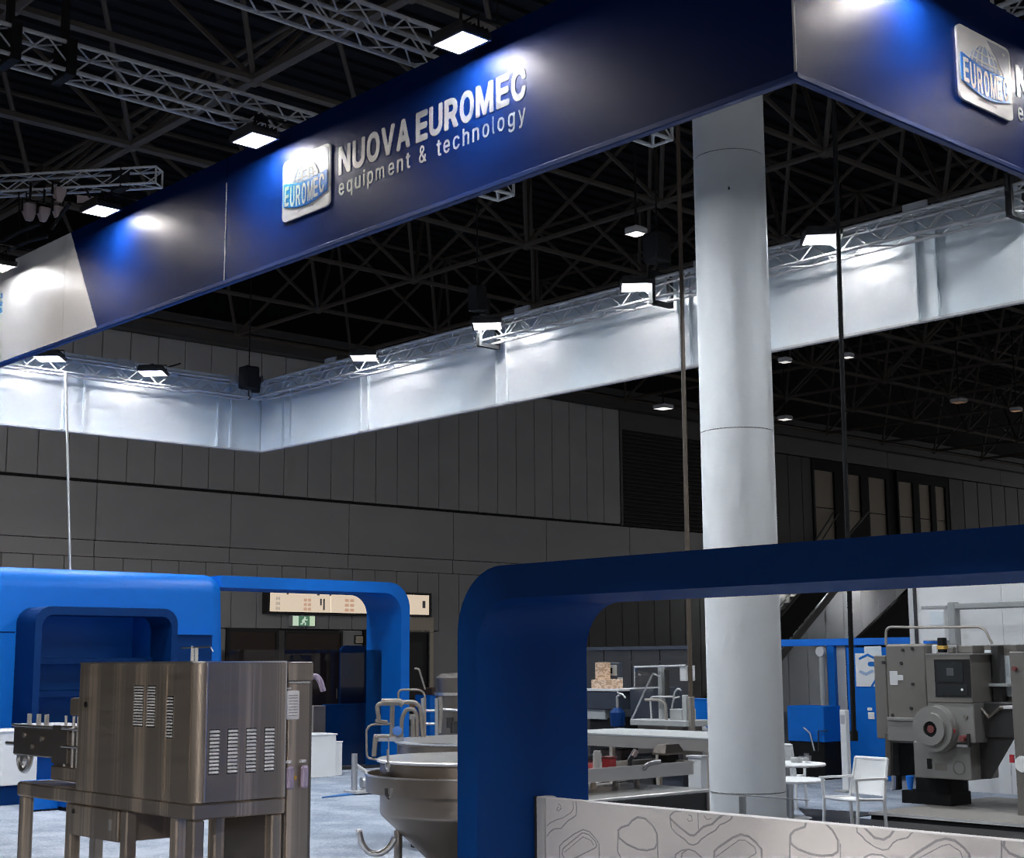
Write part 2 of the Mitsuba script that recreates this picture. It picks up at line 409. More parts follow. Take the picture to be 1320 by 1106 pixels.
def logo(b, plane, at0, c0, z0, w=0.88, h=0.68):
    """White rounded plate with a blue ribbon, pale globe and grey corner; c0 is its left end as seen."""
    s = -1 if plane == 'X' else 1
    def P(poly):                                             # (0..1, 0..1) drawing -> face
        return affinity.affine_transform(poly, [s * w, 0, 0, h, c0, z0])
    def lay(poly, d0, d1): return prism(poly, plane, at0 - d1, d1 - d0)
    base = rrect(0, 0, 1, 1, 0.09)
    pl = part(b, 'logo_plate', lay(P(base), 0.0, 0.02), 'white', label='white rounded logo plate')
    inner = rrect(0.03, 0.04, 0.97, 0.96, 0.07)
    globe = shapely.Point(0, 0).buffer(1, quad_segs=24)
    globe = affinity.translate(affinity.scale(globe, 0.30, 0.42), 0.50, 0.44)
    corner = Polygon([(0.52, 1.0), (1.0, 1.0), (1.0, 0.42), (0.86, 0.56), (0.74, 0.74)]).intersection(inner).difference(globe.buffer(0.03))
    part(pl, 'corner_field', lay(P(corner), 0.02, 0.024), 'logo_grey')
    top, bot = [], []
    for t in np.linspace(0, 1, 24):
        top.append((0.06 + 0.88 * t, 0.60 - 0.06 * math.sin(math.pi * t) - 0.10 * t * 0.4))
        bot.append((0.06 + 0.88 * t, 0.26 - 0.10 * math.sin(math.pi * t)))
    ribbon = Polygon(top + bot[::-1]).buffer(0.02).buffer(-0.0)
    def biggest(g): return max(getattr(g, 'geoms', [g]), key=lambda q: q.area)
    part(pl, 'globe', lay(P(biggest(globe.difference(ribbon.buffer(0.015)))), 0.02, 0.026), 'logo_pale')
    lines = []
    for a in (0.28, 0.62, 0.92):
        e = affinity.translate(affinity.scale(shapely.Point(0, 0).buffer(1, quad_segs=24), 0.30 * a, 0.42), 0.50, 0.44)
        lines.append(e.boundary.buffer(0.009))
    for q in (0.56, 0.66, 0.77):
        lines.append(LineString([(0.2, q - 0.02), (0.5, q - 0.045), (0.8, q - 0.02)]).buffer(0.009))
    lines = biggest(shapely.union_all(lines).intersection(globe).difference(ribbon.buffer(0.015)))
    part(pl, 'globe_grid', lay(P(lines), 0.026, 0.030), 'white')
    part(pl, 'ribbon', lay(P(ribbon), 0.02, 0.030), 'logo_blue')
    n = 7
    ms = []
    for i, ch in enumerate('EUROMEC'):
        t = (i + 0.5) / n
        lo = 0.27 - 0.085 * math.sin(math.pi * t)
        hi = 0.575 - 0.055 * math.sin(math.pi * t) - 0.03 * t
        wd = 0.090 if ch != 'M' else 0.108
        u = 0.07 + 0.86 * (i / n)
        part(pl, 'ribbon_letter', text(ch, plane, at0 - 0.030, c0 + s * u * w, z0 + lo * h, (hi - lo) * h * 0.98, wd * w, 0.004, True), 'white')
    part(pl, 'mark', lay(P(shapely.Point(0.86, 0.87).buffer(0.022)), 0.024, 0.028), 'white')
    part(pl, 'small_print', lay(P(sbox(0.34, 0.085, 0.68, 0.115)), 0.02, 0.0215), 'ink_pale')
logo(b, 'X', RX0, 13.02, 6.70)
def letters(b, name, word, plane, at0, u0, v0, h, width, depth, bold):
    s = -1 if plane == 'X' else 1
    adv = {'I': 0.5, 'M': 1.25, 'E': 0.9, 'C': 0.97, 'i': 0.5, 'l': 0.5, 't': 0.72, 'm': 1.45, ' ': 0.75, '&': 1.15}
    tot = sum(adv.get(c, 1.0) for c in word)
    u = 0.0
    for c in word:
        a = adv.get(c, 1.0) * width / tot
        if c != ' ':
            part(b, name, text(c, plane, at0, u0 + s * u, v0, h, a * ((0.86 if bold else 0.66) if c not in 'il' else 0.36), depth, bold, 0.008 if bold else 0.002), 'white', kind=None)
        u += a
letters(b, 'title_letter', 'NUOVA', 'X', RX0, 12.01, 6.990, 0.272, 1.22, 0.006, True)
letters(b, 'title_letter', 'EUROMEC', 'X', RX0, 10.73, 6.990, 0.272, 1.60, 0.006, True)
letters(b, 'subtitle_letter', 'equipment & technology', 'X', RX0, 12.00, 6.765, 0.165, 2.88, 0.004, False)
for c, z in (('s', 7.27), ('o', 7.15), ('s', 7.05)):
    part(b, 'side_letter', text(c, 'X', RX0, 20.37, z, 0.085, 0.07, 0.006, True), 'logo_blue', label='small blue letter at the white end')

b = thing('hanging_banner', 'dark blue hanging banner with a logo, right of the near corner', 'banner', 'banners of the hanging ring')
part(b, 'panel', box(RX0 + 0.012, 12.6, RY0, RY0 + TH, RZ0, RZ1), 'navy')
part(b, 'panel', box(12.61, RX1 + TH, RY0, RY0 + TH, RZ0, RZ1), 'navy')
part(b, 'bottom_trim', box(RX0 - 0.03, RX1 + TH, RY0 - 0.03, RY0 + TH, RZ0 - 0.055, RZ0, 0.01), 'navy_trim', label='lighter blue bottom edge')
part(b, 'inner_face', box(RX0 + 0.1, RX1, RY0 + TH, RY0 + TH + 0.02, RZ0, RZ1), 'white_cool', label='white inner face')
logo(b, 'Y', RY0, 10.80, 6.70)
letters(b, 'title_letter', 'NUOVA', 'Y', RY0, 11.80, 6.990, 0.272, 1.22, 0.006, True)
letters(b, 'title_letter', 'EUROMEC', 'Y', RY0, 13.08, 6.990, 0.272, 1.60, 0.006, True)
letters(b, 'subtitle_letter', 'equipment & technology', 'Y', RY0, 11.80, 6.765, 0.165, 2.88, 0.004, False)

b = thing('hanging_banner', 'long white hanging banner crossing behind the round column, seen from inside the ring', 'banner', 'banners of the hanging ring')
ys = [RY0 + TH, 9.78, 10.07, 13.89, 14.10, 17.92, 18.18, 21.77, 22.0, RY1]
for i, (a, c) in enumerate(zip(ys, ys[1:])):
    if i % 2 == 0: part(b, 'panel', box(RX1, RX1 + TH, a + 0.006, c - 0.006, RZ0, RZ1), 'white_cool')
    else:
        part(b, 'joint_strip', box(RX1 + 0.005, RX1 + TH, a, c, RZ0, RZ1), 'white_cool')
        for y in (a, c): part(b, 'joint_post', box(RX1 - 0.05, RX1 + 0.005, y - 0.02, y + 0.02, RZ0, RZ1, 0.006), 'white_cool')
for y in (24.35, 24.62): part(b, 'joint_post', box(RX1 - 0.05, RX1, y - 0.02, y + 0.02, RZ0, RZ1, 0.006), 'white_cool')
part(b, 'outer_face', box(RX1 + TH, RX1 + TH + 0.02, RY0, RY1, RZ0, RZ1), 'navy', label='blue outer face')
part(b, 'bottom_edge', box(RX1 - 0.01, RX1 + TH + 0.03, RY0, RY1 + TH, RZ0 - 0.03, RZ0), 'alu_pale')
b = thing('hanging_banner', 'short white hanging banner at the far left, seen from inside the ring', 'banner', 'banners of the hanging ring')
xs = [RX0 + TH, 11.93, 12.34, 15.20, 15.50, RX1]
for i, (a, c) in enumerate(zip(xs, xs[1:])):
    if i % 2 == 0: part(b, 'panel', box(a + 0.006, c - 0.006, RY1, RY1 + TH, RZ0, RZ1), 'white_cool')
    else:
        part(b, 'joint_strip', box(a, c, RY1 + 0.005, RY1 + TH, RZ0, RZ1), 'white_cool')
        for x in (a, c): part(b, 'joint_post', box(x - 0.02, x + 0.02, RY1 - 0.05, RY1 + 0.005, RZ0, RZ1, 0.006), 'white_cool')
part(b, 'outer_face', box(RX0, RX1, RY1 + TH, RY1 + TH + 0.02, RZ0, RZ1), 'navy', label='blue outer face')
part(b, 'bottom_edge', box(RX0 + TH, RX1, RY1 - 0.01, RY1 + TH + 0.03, RZ0 - 0.03, RZ0), 'alu_pale')

# ------------------------------------------------------------------ box trusses
def truss(label, p, q, size=0.29, bay=0.30, chord=0.024, brace=0.010, m='alu_pale', group='lighting trusses'):
    p, q = np.asarray(p, float), np.asarray(q, float)
    t = thing('lighting_truss', label, 'truss', group)
    d = q - p
    L = np.linalg.norm(d)
    d = d / L
    v = np.array([0, 0, 1.0]) - d * d[2]
    v /= np.linalg.norm(v)
    u = np.cross(d, v)
    cs = [(-1, -1), (1, -1), (1, 1), (-1, 1)]
    C = lambda c: (u * c[0] + v * c[1]) * size / 2
    for c in cs:
        shared(t, 'chord', unit_tube(m, 8), tube_matrix(p + C(c), q + C(c), chord))
    n = max(2, int(round(L / bay)))
    for a, c in zip(cs, cs[1:] + cs[:1]):
        for i in range(n):
            s, e = p + d * L * i / n, p + d * L * (i + 1) / n
            if i % 2: a1, c1 = c, a
            else: a1, c1 = a, c
            shared(t, 'brace', unit_tube(m, 6), tube_matrix(s + C(a1), e + C(c1), brace))
    for e in (p, q):
        for a, c in zip(cs, cs[1:] + cs[:1]):
            shared(t, 'end_bar', unit_tube(m, 8), tube_matrix(e + C(a), e + C(c), chord * 0.8))
    return t
TZ = 7.42
t1 = truss('silver box truss along the top of the long white banner', (15.86, 6.6, TZ), (15.86, 25.0, TZ), bay=0.33)
for y in (24.75, 22.3, 17.0, 13.2, 9.75):
    part(t1, 'connector_plate', box(15.70, 15.74, y - 0.17, y + 0.17, TZ + 0.11, TZ + 0.25), 'grey_panel')
t2 = truss('silver box truss along the top of the short white banner at the far left', (8.9, 25.08, TZ), (15.6, 25.08, TZ), bay=0.33)
for x in (10.5, 12.9, 15.3):
    part(t2, 'connector_plate', box(x - 0.17, x + 0.17, 24.90, 24.94, TZ + 0.11, TZ + 0.25), 'grey_panel')
truss('silver box truss inside the long blue banner, carrying its lamps', (8.92, 6.6, TZ), (8.92, 25.0, TZ), bay=0.6)
truss('silver box truss inside the right blue banner, carrying its lamps', (9.3, 6.62, TZ), (15.6, 6.62, TZ), bay=0.6)
t3 = truss('silver box truss crossing the upper left corner down to the blue banner', (4.4, 13.36, 7.98), (12.08, 13.36, 7.98))
for x, m in ((5.55, 'black'), (6.12, 'black')):
    part(t3, 'clamp', cat([box(x - 0.05, x + 0.05, 13.17, 13.55, 7.78, 8.16), box(x - 0.03, x + 0.03, 13.32, 13.40, 8.16, 8.7)]), m, label='black clamp sleeve')
truss('silver box truss entering at the top edge above the lettering', (5.6, 10.70, 7.98), (12.08, 10.70, 7.98))
truss('silver box truss at the top right corner behind the blue banner', (12.1, 4.0, 8.10), (12.1, 6.5, 8.10))
far_p, far_q = at(-40, 230, D=23.5), at(205, 230, D=23.0)
far_q[2] = far_p[2] = 9.83
t4 = truss('level silver box truss hanging under the roof at the left edge', far_p, far_q, size=0.27, bay=0.42, chord=0.022)
e = far_p + (far_q - far_p) * 0.80
part(t4, 'clamp', box(e[0] - 0.08, e[0] + 0.08, e[1] - 0.16, e[1] + 0.16, 9.64, 10.06), 'black', label='black clamp sleeve')

# ------------------------------------------------------------------ LED floodlights: they light the banners and the stand
def flood(label, pos, aim, power, tint, post, group, size=(0.40, 0.30), bar=None, weight=1.0):
    """pos: lens centre; aim: direction of light; post: how far up the bracket reaches."""
    t = thing('floodlight', label, 'floodlight', group)
    a = unit(aim)
    w = unit(np.cross([0, 0, 1.0], a)) if abs(a[2]) < 0.999 else np.array([0, 1.0, 0])
    h = np.cross(a, w)
    M = np.eye(4)
    M[:3, 0], M[:3, 1], M[:3, 2], M[:3, 3] = w, h, a, pos
    if np.linalg.det(M[:3, :3]) < 0: M[:3, 0] *= -1
    def put(m):
        m.apply_transform(M)
        return m
    sx, sy = size
    part(t, 'housing', put(cat([box(-sx / 2 - 0.03, sx / 2 + 0.03, -sy / 2 - 0.03, sy / 2 + 0.03, -0.07, -0.012, 0.01)] + [box(-sx / 2, sx / 2, y - 0.006, y + 0.006, -0.12, -0.06) for y in np.linspace(-sy / 2, sy / 2, 7)])), 'charcoal')
    part(t, 'rim', put(prism(rrect(-sx / 2 - 0.03, -sy / 2 - 0.03, sx / 2 + 0.03, sy / 2 + 0.03, 0.02).difference(sbox(-sx / 2, -sy / 2, sx / 2, sy / 2)), 'Z', -0.012, 0.016)), 'charcoal')
    lens = trimesh.Trimesh([[-sx / 2, -sy / 2, -0.004], [sx / 2, -sy / 2, -0.004], [sx / 2, sy / 2, -0.004], [-sx / 2, sy / 2, -0.004]], [[0, 1, 2], [0, 2, 3]], process=False)
    key = number(f'{t}__lens')
    scene[key] = emit(put(lens), np.asarray(tint) * power, weight=weight)
    labels[key] = {'label': 'glowing lens'}
    c = np.asarray(pos, float) - a * 0.05
    s = w * (sx / 2 + 0.045)
    top = c + np.array([0, 0, post])
    br = [pipe([c - s, c - s + [0, 0, post * 0.7], c + s + [0, 0, post * 0.7], c + s], 0.011, 6)]
    if bar is not None: br.append(pipe([c + [0, 0, post * 0.7], [c[0], c[1], max(bar[2], c[2] + post * .7 + .02)], [bar[0], bar[1], max(bar[2], c[2] + post * .7 + .02)]], 0.018, 8))
    part(t, 'bracket', cat(br), 'black')
    return t
names_f = ['glowing floodlight above the word on the blue banner, topmost in the picture', 'glowing floodlight above the logo on the blue banner', 'glowing floodlight near the white end of the blue banner', 'glowing floodlight in front of the white banner end at the left edge']
for lab, (px, py) in zip(names_f, [(594, 55), (328, 181), (130, 272), (-2, 345)]):
    p = at(px, py, X=8.20)
    flood(lab, p, (0.0, 0.0, -1.0), LAMP_FRONT, WARM, 0.2, 'warm floodlights outside the blue banner', bar=(8.82, p[1], RZ1 + 0.12))
for lab, x in (('floodlight above the banner right of the near corner', 10.0), ('second floodlight above the banner right of the near corner', 12.7)):
    flood(lab, (x, RY0 - 0.33, 7.50), (0.0, 0.0, -1.0), LAMP_FRONT, WARM, 0.2, 'warm floodlights outside the blue banner', bar=(x, RY0 + 0.29, RZ1 + 0.12))
labs = ['cool floodlight on the truss nearest the far inside corner of the white banner', 'cool floodlight on the truss above the grey wall panels, second from the far inside corner', 'cool floodlight on the truss just left of the column', 'cool floodlight on the truss just right of the column', 'cool floodlight on the truss at the right picture edge']
for lab, y in zip(labs, (21.12, 17.75, 14.40, 11.10, 7.7)):
    flood(lab, (15.62, y, 7.47), (-0.06, -0.06, -1.0), LAMP_REAR, COOL, 0.15, 'cool floodlights inside the white banners', (0.44, 0.36), bar=(15.80, y, TZ + 0.13))
labs = ['cool floodlight on the left truss by the white hanging rod', 'cool floodlight on the left truss, second from the left edge', 'cool floodlight on the left truss beyond the picture edge']
for lab, x in zip(labs, (11.36, 13.42, 9.4)):
    flood(lab, (x, 24.84, 7.46), (-0.06, -0.06, -1.0), LAMP_REAR, COOL, 0.15, 'cool floodlights inside the white banners', (0.44, 0.36), bar=(x, 25.0, TZ + 0.13))
labs = [f'cool floodlight added unseen inside the blue banner, number {n} from the near corner' for n in ('one', 'two', 'three', 'four')]
for lab, y in zip(labs, (9.4, 13.0, 16.6, 20.4)):
    flood(lab, (9.35, y, 7.40), (0.0, 0.0, -1.0), ADDED_STAND * 1.6, COOL, 0.15, 'cool floodlights added inside the blue banner', (0.44, 0.36), bar=(9.0, y, TZ + 0.16))  # unseen lamps added for light on the column and stand

for lab, y, ty, pw, tx, tz in (('spotlight added behind the viewer to light the parapet, first', 1.0, 1.8, 1.15, 6.7, 0.25), ('spotlight added behind the viewer to light the parapet, second', 3.0, 3.7, 1.0, 6.7, 0.25), ('spotlight added behind the viewer to light the parapet, third', 5.0, 5.8, 0.7, 6.7, 0.25), ('spotlight added behind the viewer, aimed at the steel machine', -1.2, 9.8, 1.35, 5.9, 1.1)):
    t = thing('fill_spot', lab, 'fill_spot', 'spotlights added behind the viewer')  # invented spots that brighten the parapet and the steel machine
    a, c = np.array([-3.0, y, 5.75]), np.array([tx, ty, tz])
    d = unit(c - a)
    part(t, 'barrel', rod(a - d * 0.35, a + d * 0.02, 0.11, 20), 'black', smooth=30)
    part(t, 'lens_ring', lathe([(0.11, 0), (0.125, 0), (0.125, 0.03), (0.11, 0.03), (0.11, 0)], (0, 0, 0), 20).apply_transform(trimesh.geometry.align_vectors([0, 0, 1], d)).apply_translation(a + d * 0.02), 'charcoal')
    part(t, 'yoke', pipe([a - d * 0.15 + [0, -0.14, 0], a - d * 0.15 + [0, -0.14, 0.22], a - d * 0.15 + [0, 0.14, 0.22], a - d * 0.15 + [0, 0.14, 0]], 0.015, 6), 'black')
    scene[f'{t}__beam_light'] = {'type': 'spot', 'to_world': mi.ScalarTransform4f().look_at(origin=(a + d * 0.1).tolist(), target=c.tolist(), up=[0, 0, 1]), 'intensity': {'type': 'rgb', 'value': (WARM * ADDED_SPOT * pw).tolist()}, 'cutoff_angle': 10.0, 'beam_width': 5.5, 'sampling_weight': 1.2}
truss('silver box truss added behind the viewer to carry the added spotlights', (-3.12, -2.0, 6.14), (-3.12, 8.0, 6.14), bay=0.6)  # unseen truss, added only to hold the added spots
for n, y in (('first', 8.0), ('second', 12.0), ('third', 16.0), ('fourth', 20.0)):
    flood(f'cool floodlight added outside the long white banner, {n} from the near end', (16.75, y, 7.42), (0.30, 0.0, -0.95), ADDED_OUT, COOL, 0.15, 'cool floodlights added outside the far banners', (0.44, 0.36), bar=(16.0, y, RZ1 + 0.05))  # unseen lamps added to brighten the back right of the stand
for n, x in (('first', 10.6), ('second', 14.2)):
    flood(f'floodlight added outside the short white banner, {n} from the left', (x, 25.95, 7.42), (0.0, 0.55, -0.83), ADDED_OUT * 1.5, WARM, 0.15, 'floodlights added to light the hall wall', (0.44, 0.36), bar=(x, 25.2, RZ1 + 0.05))  # unseen lamps added to brighten the back wall
# hoists and the black gear on the trusses
def hoist(label, x, y, z, top, w=0.17):
    t = thing('chain_hoist', label, 'hoist', 'black chain hoists on the trusses')
    part(t, 'body', to_tri(hull_of([(x + a, y + c, z + d) for a in (-w / 2, w / 2) for c in (-w / 2, w / 2) for d in (0, 0.38)], 0.035, 8)), 'black')
    part(t, 'hook', pipe([(x, y, z), (x, y, z - 0.16), (x + 0.05, y, z - 0.2), (x, y, z - 0.25)], 0.012, 6), 'black')
    part(t, 'chain', rod((x, y, z + 0.38), (x, y, top), 0.012, 6), 'black')
    part(t, 'chain_bag', lathe([(0, 0), (0.09, 0.02), (0.10, 0.3), (0, 0.3)], (x + 0.16, y, z - 0.1), 14), 'black')
hoist('black chain hoist at the far inside corner of the white banners', 15.45, 24.70, 7.42, 11.3, 0.24)
hoist('black chain hoist above the lit lamp left of the column', 15.80, 14.15, 7.86, 11.3, 0.24)
hoist('black chain hoist on the truss above the grey wall', 15.80, 18.2, 7.86, 11.3)
hoist('black chain hoist on the truss at the right edge', 15.80, 8.45, 7.86, 11.3, 0.24)
hoist('black chain hoist hanging on the blue banner at the left clamp', 12.12, 13.55, 8.42, 11.3, 0.14)
for y in (18.0, 14.15, 8.45):
    t = thing('truss_clamp', {18.0: 'black clamp frame around the truss above the grey wall', 14.15: 'black clamp frame around the truss left of the column', 8.45: 'black clamp frame around the truss at the right edge'}[y], 'clamp', 'black clamp frames on the truss')
    fr = prism(sbox(15.64, TZ - 0.24, 16.10, TZ + 0.26).difference(sbox(15.70, TZ - 0.18, 16.04, TZ + 0.20)), 'Y', y - 0.04, 0.08)
    part(t, 'frame', fr, 'black')
    part(t, 'bolt', rod((15.62, y, TZ + 0.1), (15.62, y, TZ + 0.32), 0.02, 8), 'black')

# moving heads under the level truss, left edge
for lab, px, py, s in (('pinkish stage lamp under the level truss, left one of the pair', 38, 272, 1.0), ('pinkish stage lamp under the level truss, right one of the pair', 56, 275, 0.85), ('grey stage lamp box close under the level truss', 76, 250, 0.9), ('small grey stage lamp beside the warm floodlight', 74, 272, 0.7)):
    c = at(px, py, D=23.15)
    t = thing('stage_lamp', lab, 'stage lamp', 'stage lamps under the level truss')
    w = 0.085 * s
    part(t, 'head', trimesh.convex.convex_hull(np.array([(c[0] + a * w * k, c[1] + e * w * k, c[2] + z) for a in (-1, 1) for e in (-1, 1) for k, z in ((1.2, 0.10 * s), (1.1, 0.0), (0.55, -0.16 * s))])), 'pinkish')
    part(t, 'yoke', pipe([c + [-w * 1.5, 0, -0.02], c + [-w * 1.5, 0, 0.18], c + [w * 1.5, 0, 0.18], c + [w * 1.5, 0, -0.02]], 0.02, 6), 'black')
    part(t, 'hanger', rod(c + [0, 0, 0.18], [c[0], c[1], 9.80], 0.02, 6), 'black')
c = at(116, 258, D=23.15)
t = thing('stage_lamp', 'wide pinkish lamp hood right above the warm floodlight at the left', 'stage lamp', 'stage lamps under the level truss')
part(t, 'hood', trimesh.convex.convex_hull(np.array([c + [-0.16, 0.14, 0.09], c + [-0.16, 0.14, -0.05], c + [0.12, -0.10, 0.05], c + [0.20, -0.18, -0.03], c + [-0.1, 0.2, 0.0], c + [0.16, -0.02, 0.0]])), 'pinkish')
part(t, 'hanger', rod(c + [0, 0, 0.04], far_p + (far_q - far_p) * (156 / 245) + np.cross(unit(far_q - far_p), [0, 0, 1.0]) * 0.135 - [0, 0, 0.13], 0.02, 6), 'black')
for i, (px, py, qx, qy) in enumerate(((0, 312, 52, 288), (10, 322, 62, 304), (66, 296, 90, 262))):
    t = thing('gear_bar', ['upper black bar at the left edge sloping up below the stage lamps', 'lower black bar just above the white banner end', 'black bar rising to the grey stage lamp box'][i], 'bar', 'dark bars under the level truss')
    mid = at((px + qx) / 2, (py + qy) / 2 - 2, D=23.15)
    part(t, 'bar', pipe([at(px, py, D=23.15), mid, at(qx, qy, D=23.0)], 0.032, 7), 'black')
    part(t, 'hanger', rod(mid, far_p + (far_q - far_p) * (((px + qx) / 2 + 40) / 245) - [0, 0, 0.11], 0.012, 6), 'black')

# small lamps far under the roof
for lab, px, py, D, w, g in (('small white work lamp high under the roof above the hoist', 820, 302, 24.0, 0.30, 1.6), ('small white lamp beyond the grey wall, left of the column', 855, 527, 42.0, 0.45, 1.2), ('far white lamp right of the column, above the wall edge', 1012, 541, 44.0, 0.36, 0.9), ('far lamp bar behind the thin rod right of the column', 1093, 461, 36.0, 0.25, 0.9), ('far lamp close to the column under the white banner', 1012, 467, 36.0, 0.28, 0.7), ('far amber lamp at the right under the roof', 1236, 519, 44.0, 0.4, 0.10), ('far amber lamp at the right picture edge', 1310, 530, 44.0, 0.3, 0.2)):
    c = at(px, py, D=D)
    t = thing('hall_lamp', lab, 'lamp', 'small lamps under the hall roof')
    part(t, 'shade', cat([box(c[0] - w / 2, c[0] + w / 2, c[1] - w / 2, c[1] + w / 2, c[2] + 0.01, c[2] + 0.12, 0.03)]), 'alu_pale')
    key = number(f'{t}__diffuser')
    scene[key] = emit(trimesh.Trimesh([[c[0] - w * .45, c[1] - w * .45, c[2]], [c[0] - w * .45, c[1] + w * .45, c[2]], [c[0] + w * .45, c[1] + w * .45, c[2]], [c[0] + w * .45, c[1] - w * .45, c[2]]], [[0, 1, 2], [0, 2, 3]], process=False), np.array([1, .95, .9]) * g if g > 0.5 else np.array([1, .55, .3]) * g)
    part(t, 'stem', rod(c + [0, 0, 0.12], [c[0], c[1], DECK_Z], 0.02, 6), 'black')

# ------------------------------------------------------------------ hanging rods
def hang(label, p, q, r, m):
    t = thing('hanging_rod', label, 'rod', 'thin hanging rods')
    part(t, 'shaft', rod(p, q, r, 10), m)
    part(t, 'end_fitting', rod(np.asarray(q) - [0, 0, 0.0], np.asarray(q) + unit(np.asarray(p) - q) * 0.12, r * 1.6, 10), m)
hang('white hanging rod from the left truss down to the blue booth', (11.69, 24.86, 7.25), (11.62, 24.2, 3.56), 0.024, 'alu')
p = at(878, 330, X=15.55); q = at(889, 925, X=15.55)
hang('dark brown rod hanging just left of the column', (p[0], p[1], 11.4), (p[0], p[1] + 0.02, 1.28), 0.032, 'rust_pole')
p = at(1085, 330, X=15.55)
hang('dark rod hanging right of the column in front of the lit lamp', (p[0], p[1], 11.4), tuple(at(1101, 955, X=15.55)), 0.030, 'black')

# ------------------------------------------------------------------ the round column
c = thing('column', 'thick round pale grey column rising through the banner ring', 'column')
CX, CY, CR = 13.05, 10.53, 0.415
for z0, z1 in ((0, 0.60), (0.61, 4.57), (4.58, 7.80), (7.81, 15.2)):
    part(c, 'segment', rod((CX, CY, z0), (CX, CY, z1), CR, 64), 'column', smooth=30)
part(c, 'seam', cat([rod((CX, CY, z - 0.012), (CX, CY, z + 0.022), CR - 0.006, 48) for z in (0.60, 4.57, 7.80)]), 'column_gap')
part(c, 'bolt', rod((CX - CR * 0.80, CY - CR * 0.62, 7.32), (CX - CR * 0.78, CY - CR * 0.6, 7.35), 0.012, 8), 'charcoal')

# ------------------------------------------------------------------ front portal with its printed parapet
FX0, FX1 = 6.20, 7.185
a = thing('portal_frame', 'big dark blue rounded portal frame in the foreground right', 'portal frame')
outer = rrect(0.6, -1.0, 7.342, 2.609, 0.42).intersection(sbox(0, 0, 9, 9))
inner = rrect(0.78, -1.0, 7.152, 2.400, 0.32).intersection(sbox(0, 0, 9, 9))
part(a, 'shell', prism(outer.difference(inner), 'X', FX0, FX1 - FX0), 'portal_blue', smooth=30)
p_ = thing('parapet', 'low white parapet with grey chocolate drawings inside the portal', 'parapet')
PX = 6.70
part(p_, 'panel', box(PX, PX + 0.09, 0.80, 7.06, 0.0, 1.143, 0.004), 'paper')
part(p_, 'end_post', box(PX - 0.012, PX + 0.10, 7.062, 7.135, 0.0, 1.15, 0.006), 'alu_pale', label='grey metal end post')
part(p_, 'end_strip', box(PX - 0.014, PX + 0.02, 7.135, 7.15, 0.0, 1.15), 'charcoal')
ZA = lambda pts: [(x / 4.258 + 700, y / 4.258 + 1020) for x, y in pts]
ZB = lambda pts: [(x / 4.258 + 1010, y / 4.258 + 1020) for x, y in pts]
motifs = [
    (ZA, [([(180, 52), (185, 90), (183, 130), (165, 145), (140, 160), (115, 185), (100, 203), (60, 207), (40, 222), (22, 245)], 1), ([(165, 55), (168, 95), (150, 120), (110, 145), (70, 158), (45, 170), (22, 190)], 0), ([(85, 70), (95, 75), (100, 95), (85, 108), (75, 100), (85, 85)], 0)]),
    (ZA, [([(92, 480), (92, 300), (110, 280), (170, 235), (220, 210), (255, 222), (290, 260), (308, 290), (312, 480)], 1), ([(105, 345), (110, 315), (215, 228), (250, 236), (286, 272), (296, 300), (284, 312), (165, 372), (120, 372), (105, 345)], 1), ([(118, 335), (220, 250), (265, 270), (278, 296)], 0)]),
    (ZA, [([(415, 250), (412, 215), (430, 198), (470, 185), (490, 160), (520, 142), (560, 150), (600, 185), (625, 230), (628, 285), (612, 315), (570, 325), (520, 318), (460, 290), (420, 258), (415, 250)], 2), ([(412, 225), (410, 330), (430, 370), (470, 420)], 1), ([(628, 240), (633, 440)], 1)]),
    (ZA, [([(760, 108), (720, 112), (699, 132), (697, 150), (705, 200), (735, 235), (775, 262), (800, 288), (825, 296), (850, 285), (870, 262), (910, 235), (945, 215), (970, 185), (1010, 168), (1035, 150), (1040, 130)], 1), ([(700, 150), (760, 205), (805, 240), (830, 243), (855, 220), (880, 195), (930, 180), (960, 150), (985, 132), (1015, 124)], 2), ([(850, 112), (855, 215)], 0), ([(800, 130), (815, 135), (820, 160), (800, 165), (792, 150)], 0), ([(885, 135), (900, 155), (925, 150)], 0)]),
    (ZA, [([(722, 390), (730, 345), (760, 325), (800, 318), (835, 330), (880, 372), (890, 440)], 1), ([(755, 390), (765, 340), (790, 322)], 1)]),
    (ZA, [([(938, 480), (940, 330), (960, 310), (1040, 255), (1085, 237), (1130, 248), (1170, 280), (1200, 320), (1203, 480)], 2), ([(950, 360), (1075, 268), (1110, 268), (1160, 305), (1172, 338), (1100, 385)], 0)]),
    (ZB, [([(125, 170), (118, 195), (60, 215), (38, 240), (38, 285), (80, 318), (150, 345), (210, 355), (270, 350), (300, 330), (300, 270), (270, 215), (225, 172)], 2), ([(35, 250), (35, 440)], 1), ([(312, 290), (315, 440)], 1)]),
    (ZB, [([(402, 197), (405, 225), (430, 245), (450, 270), (500, 305), (545, 322), (575, 318), (600, 285), (625, 268), (680, 255), (700, 232), (722, 217)], 1), ([(442, 198), (460, 215), (500, 255), (550, 265), (585, 245), (608, 212)], 2)]),
    (ZB, [([(430, 400), (445, 362), (480, 345), (540, 350), (590, 380)], 1)]),
    (ZB, [([(640, 480), (660, 395), (730, 340), (840, 272), (890, 260), (940, 270), (990, 310), (1020, 345), (1035, 440)], 2), ([(690, 410), (745, 366), (870, 300), (910, 290), (970, 330), (990, 380)], 0)]),
    (ZB, [([(1197, 264), (1197, 440)], 1), ([(1214, 266), (1208, 300), (1240, 340), (1320, 372), (1400, 378)], 2)])]
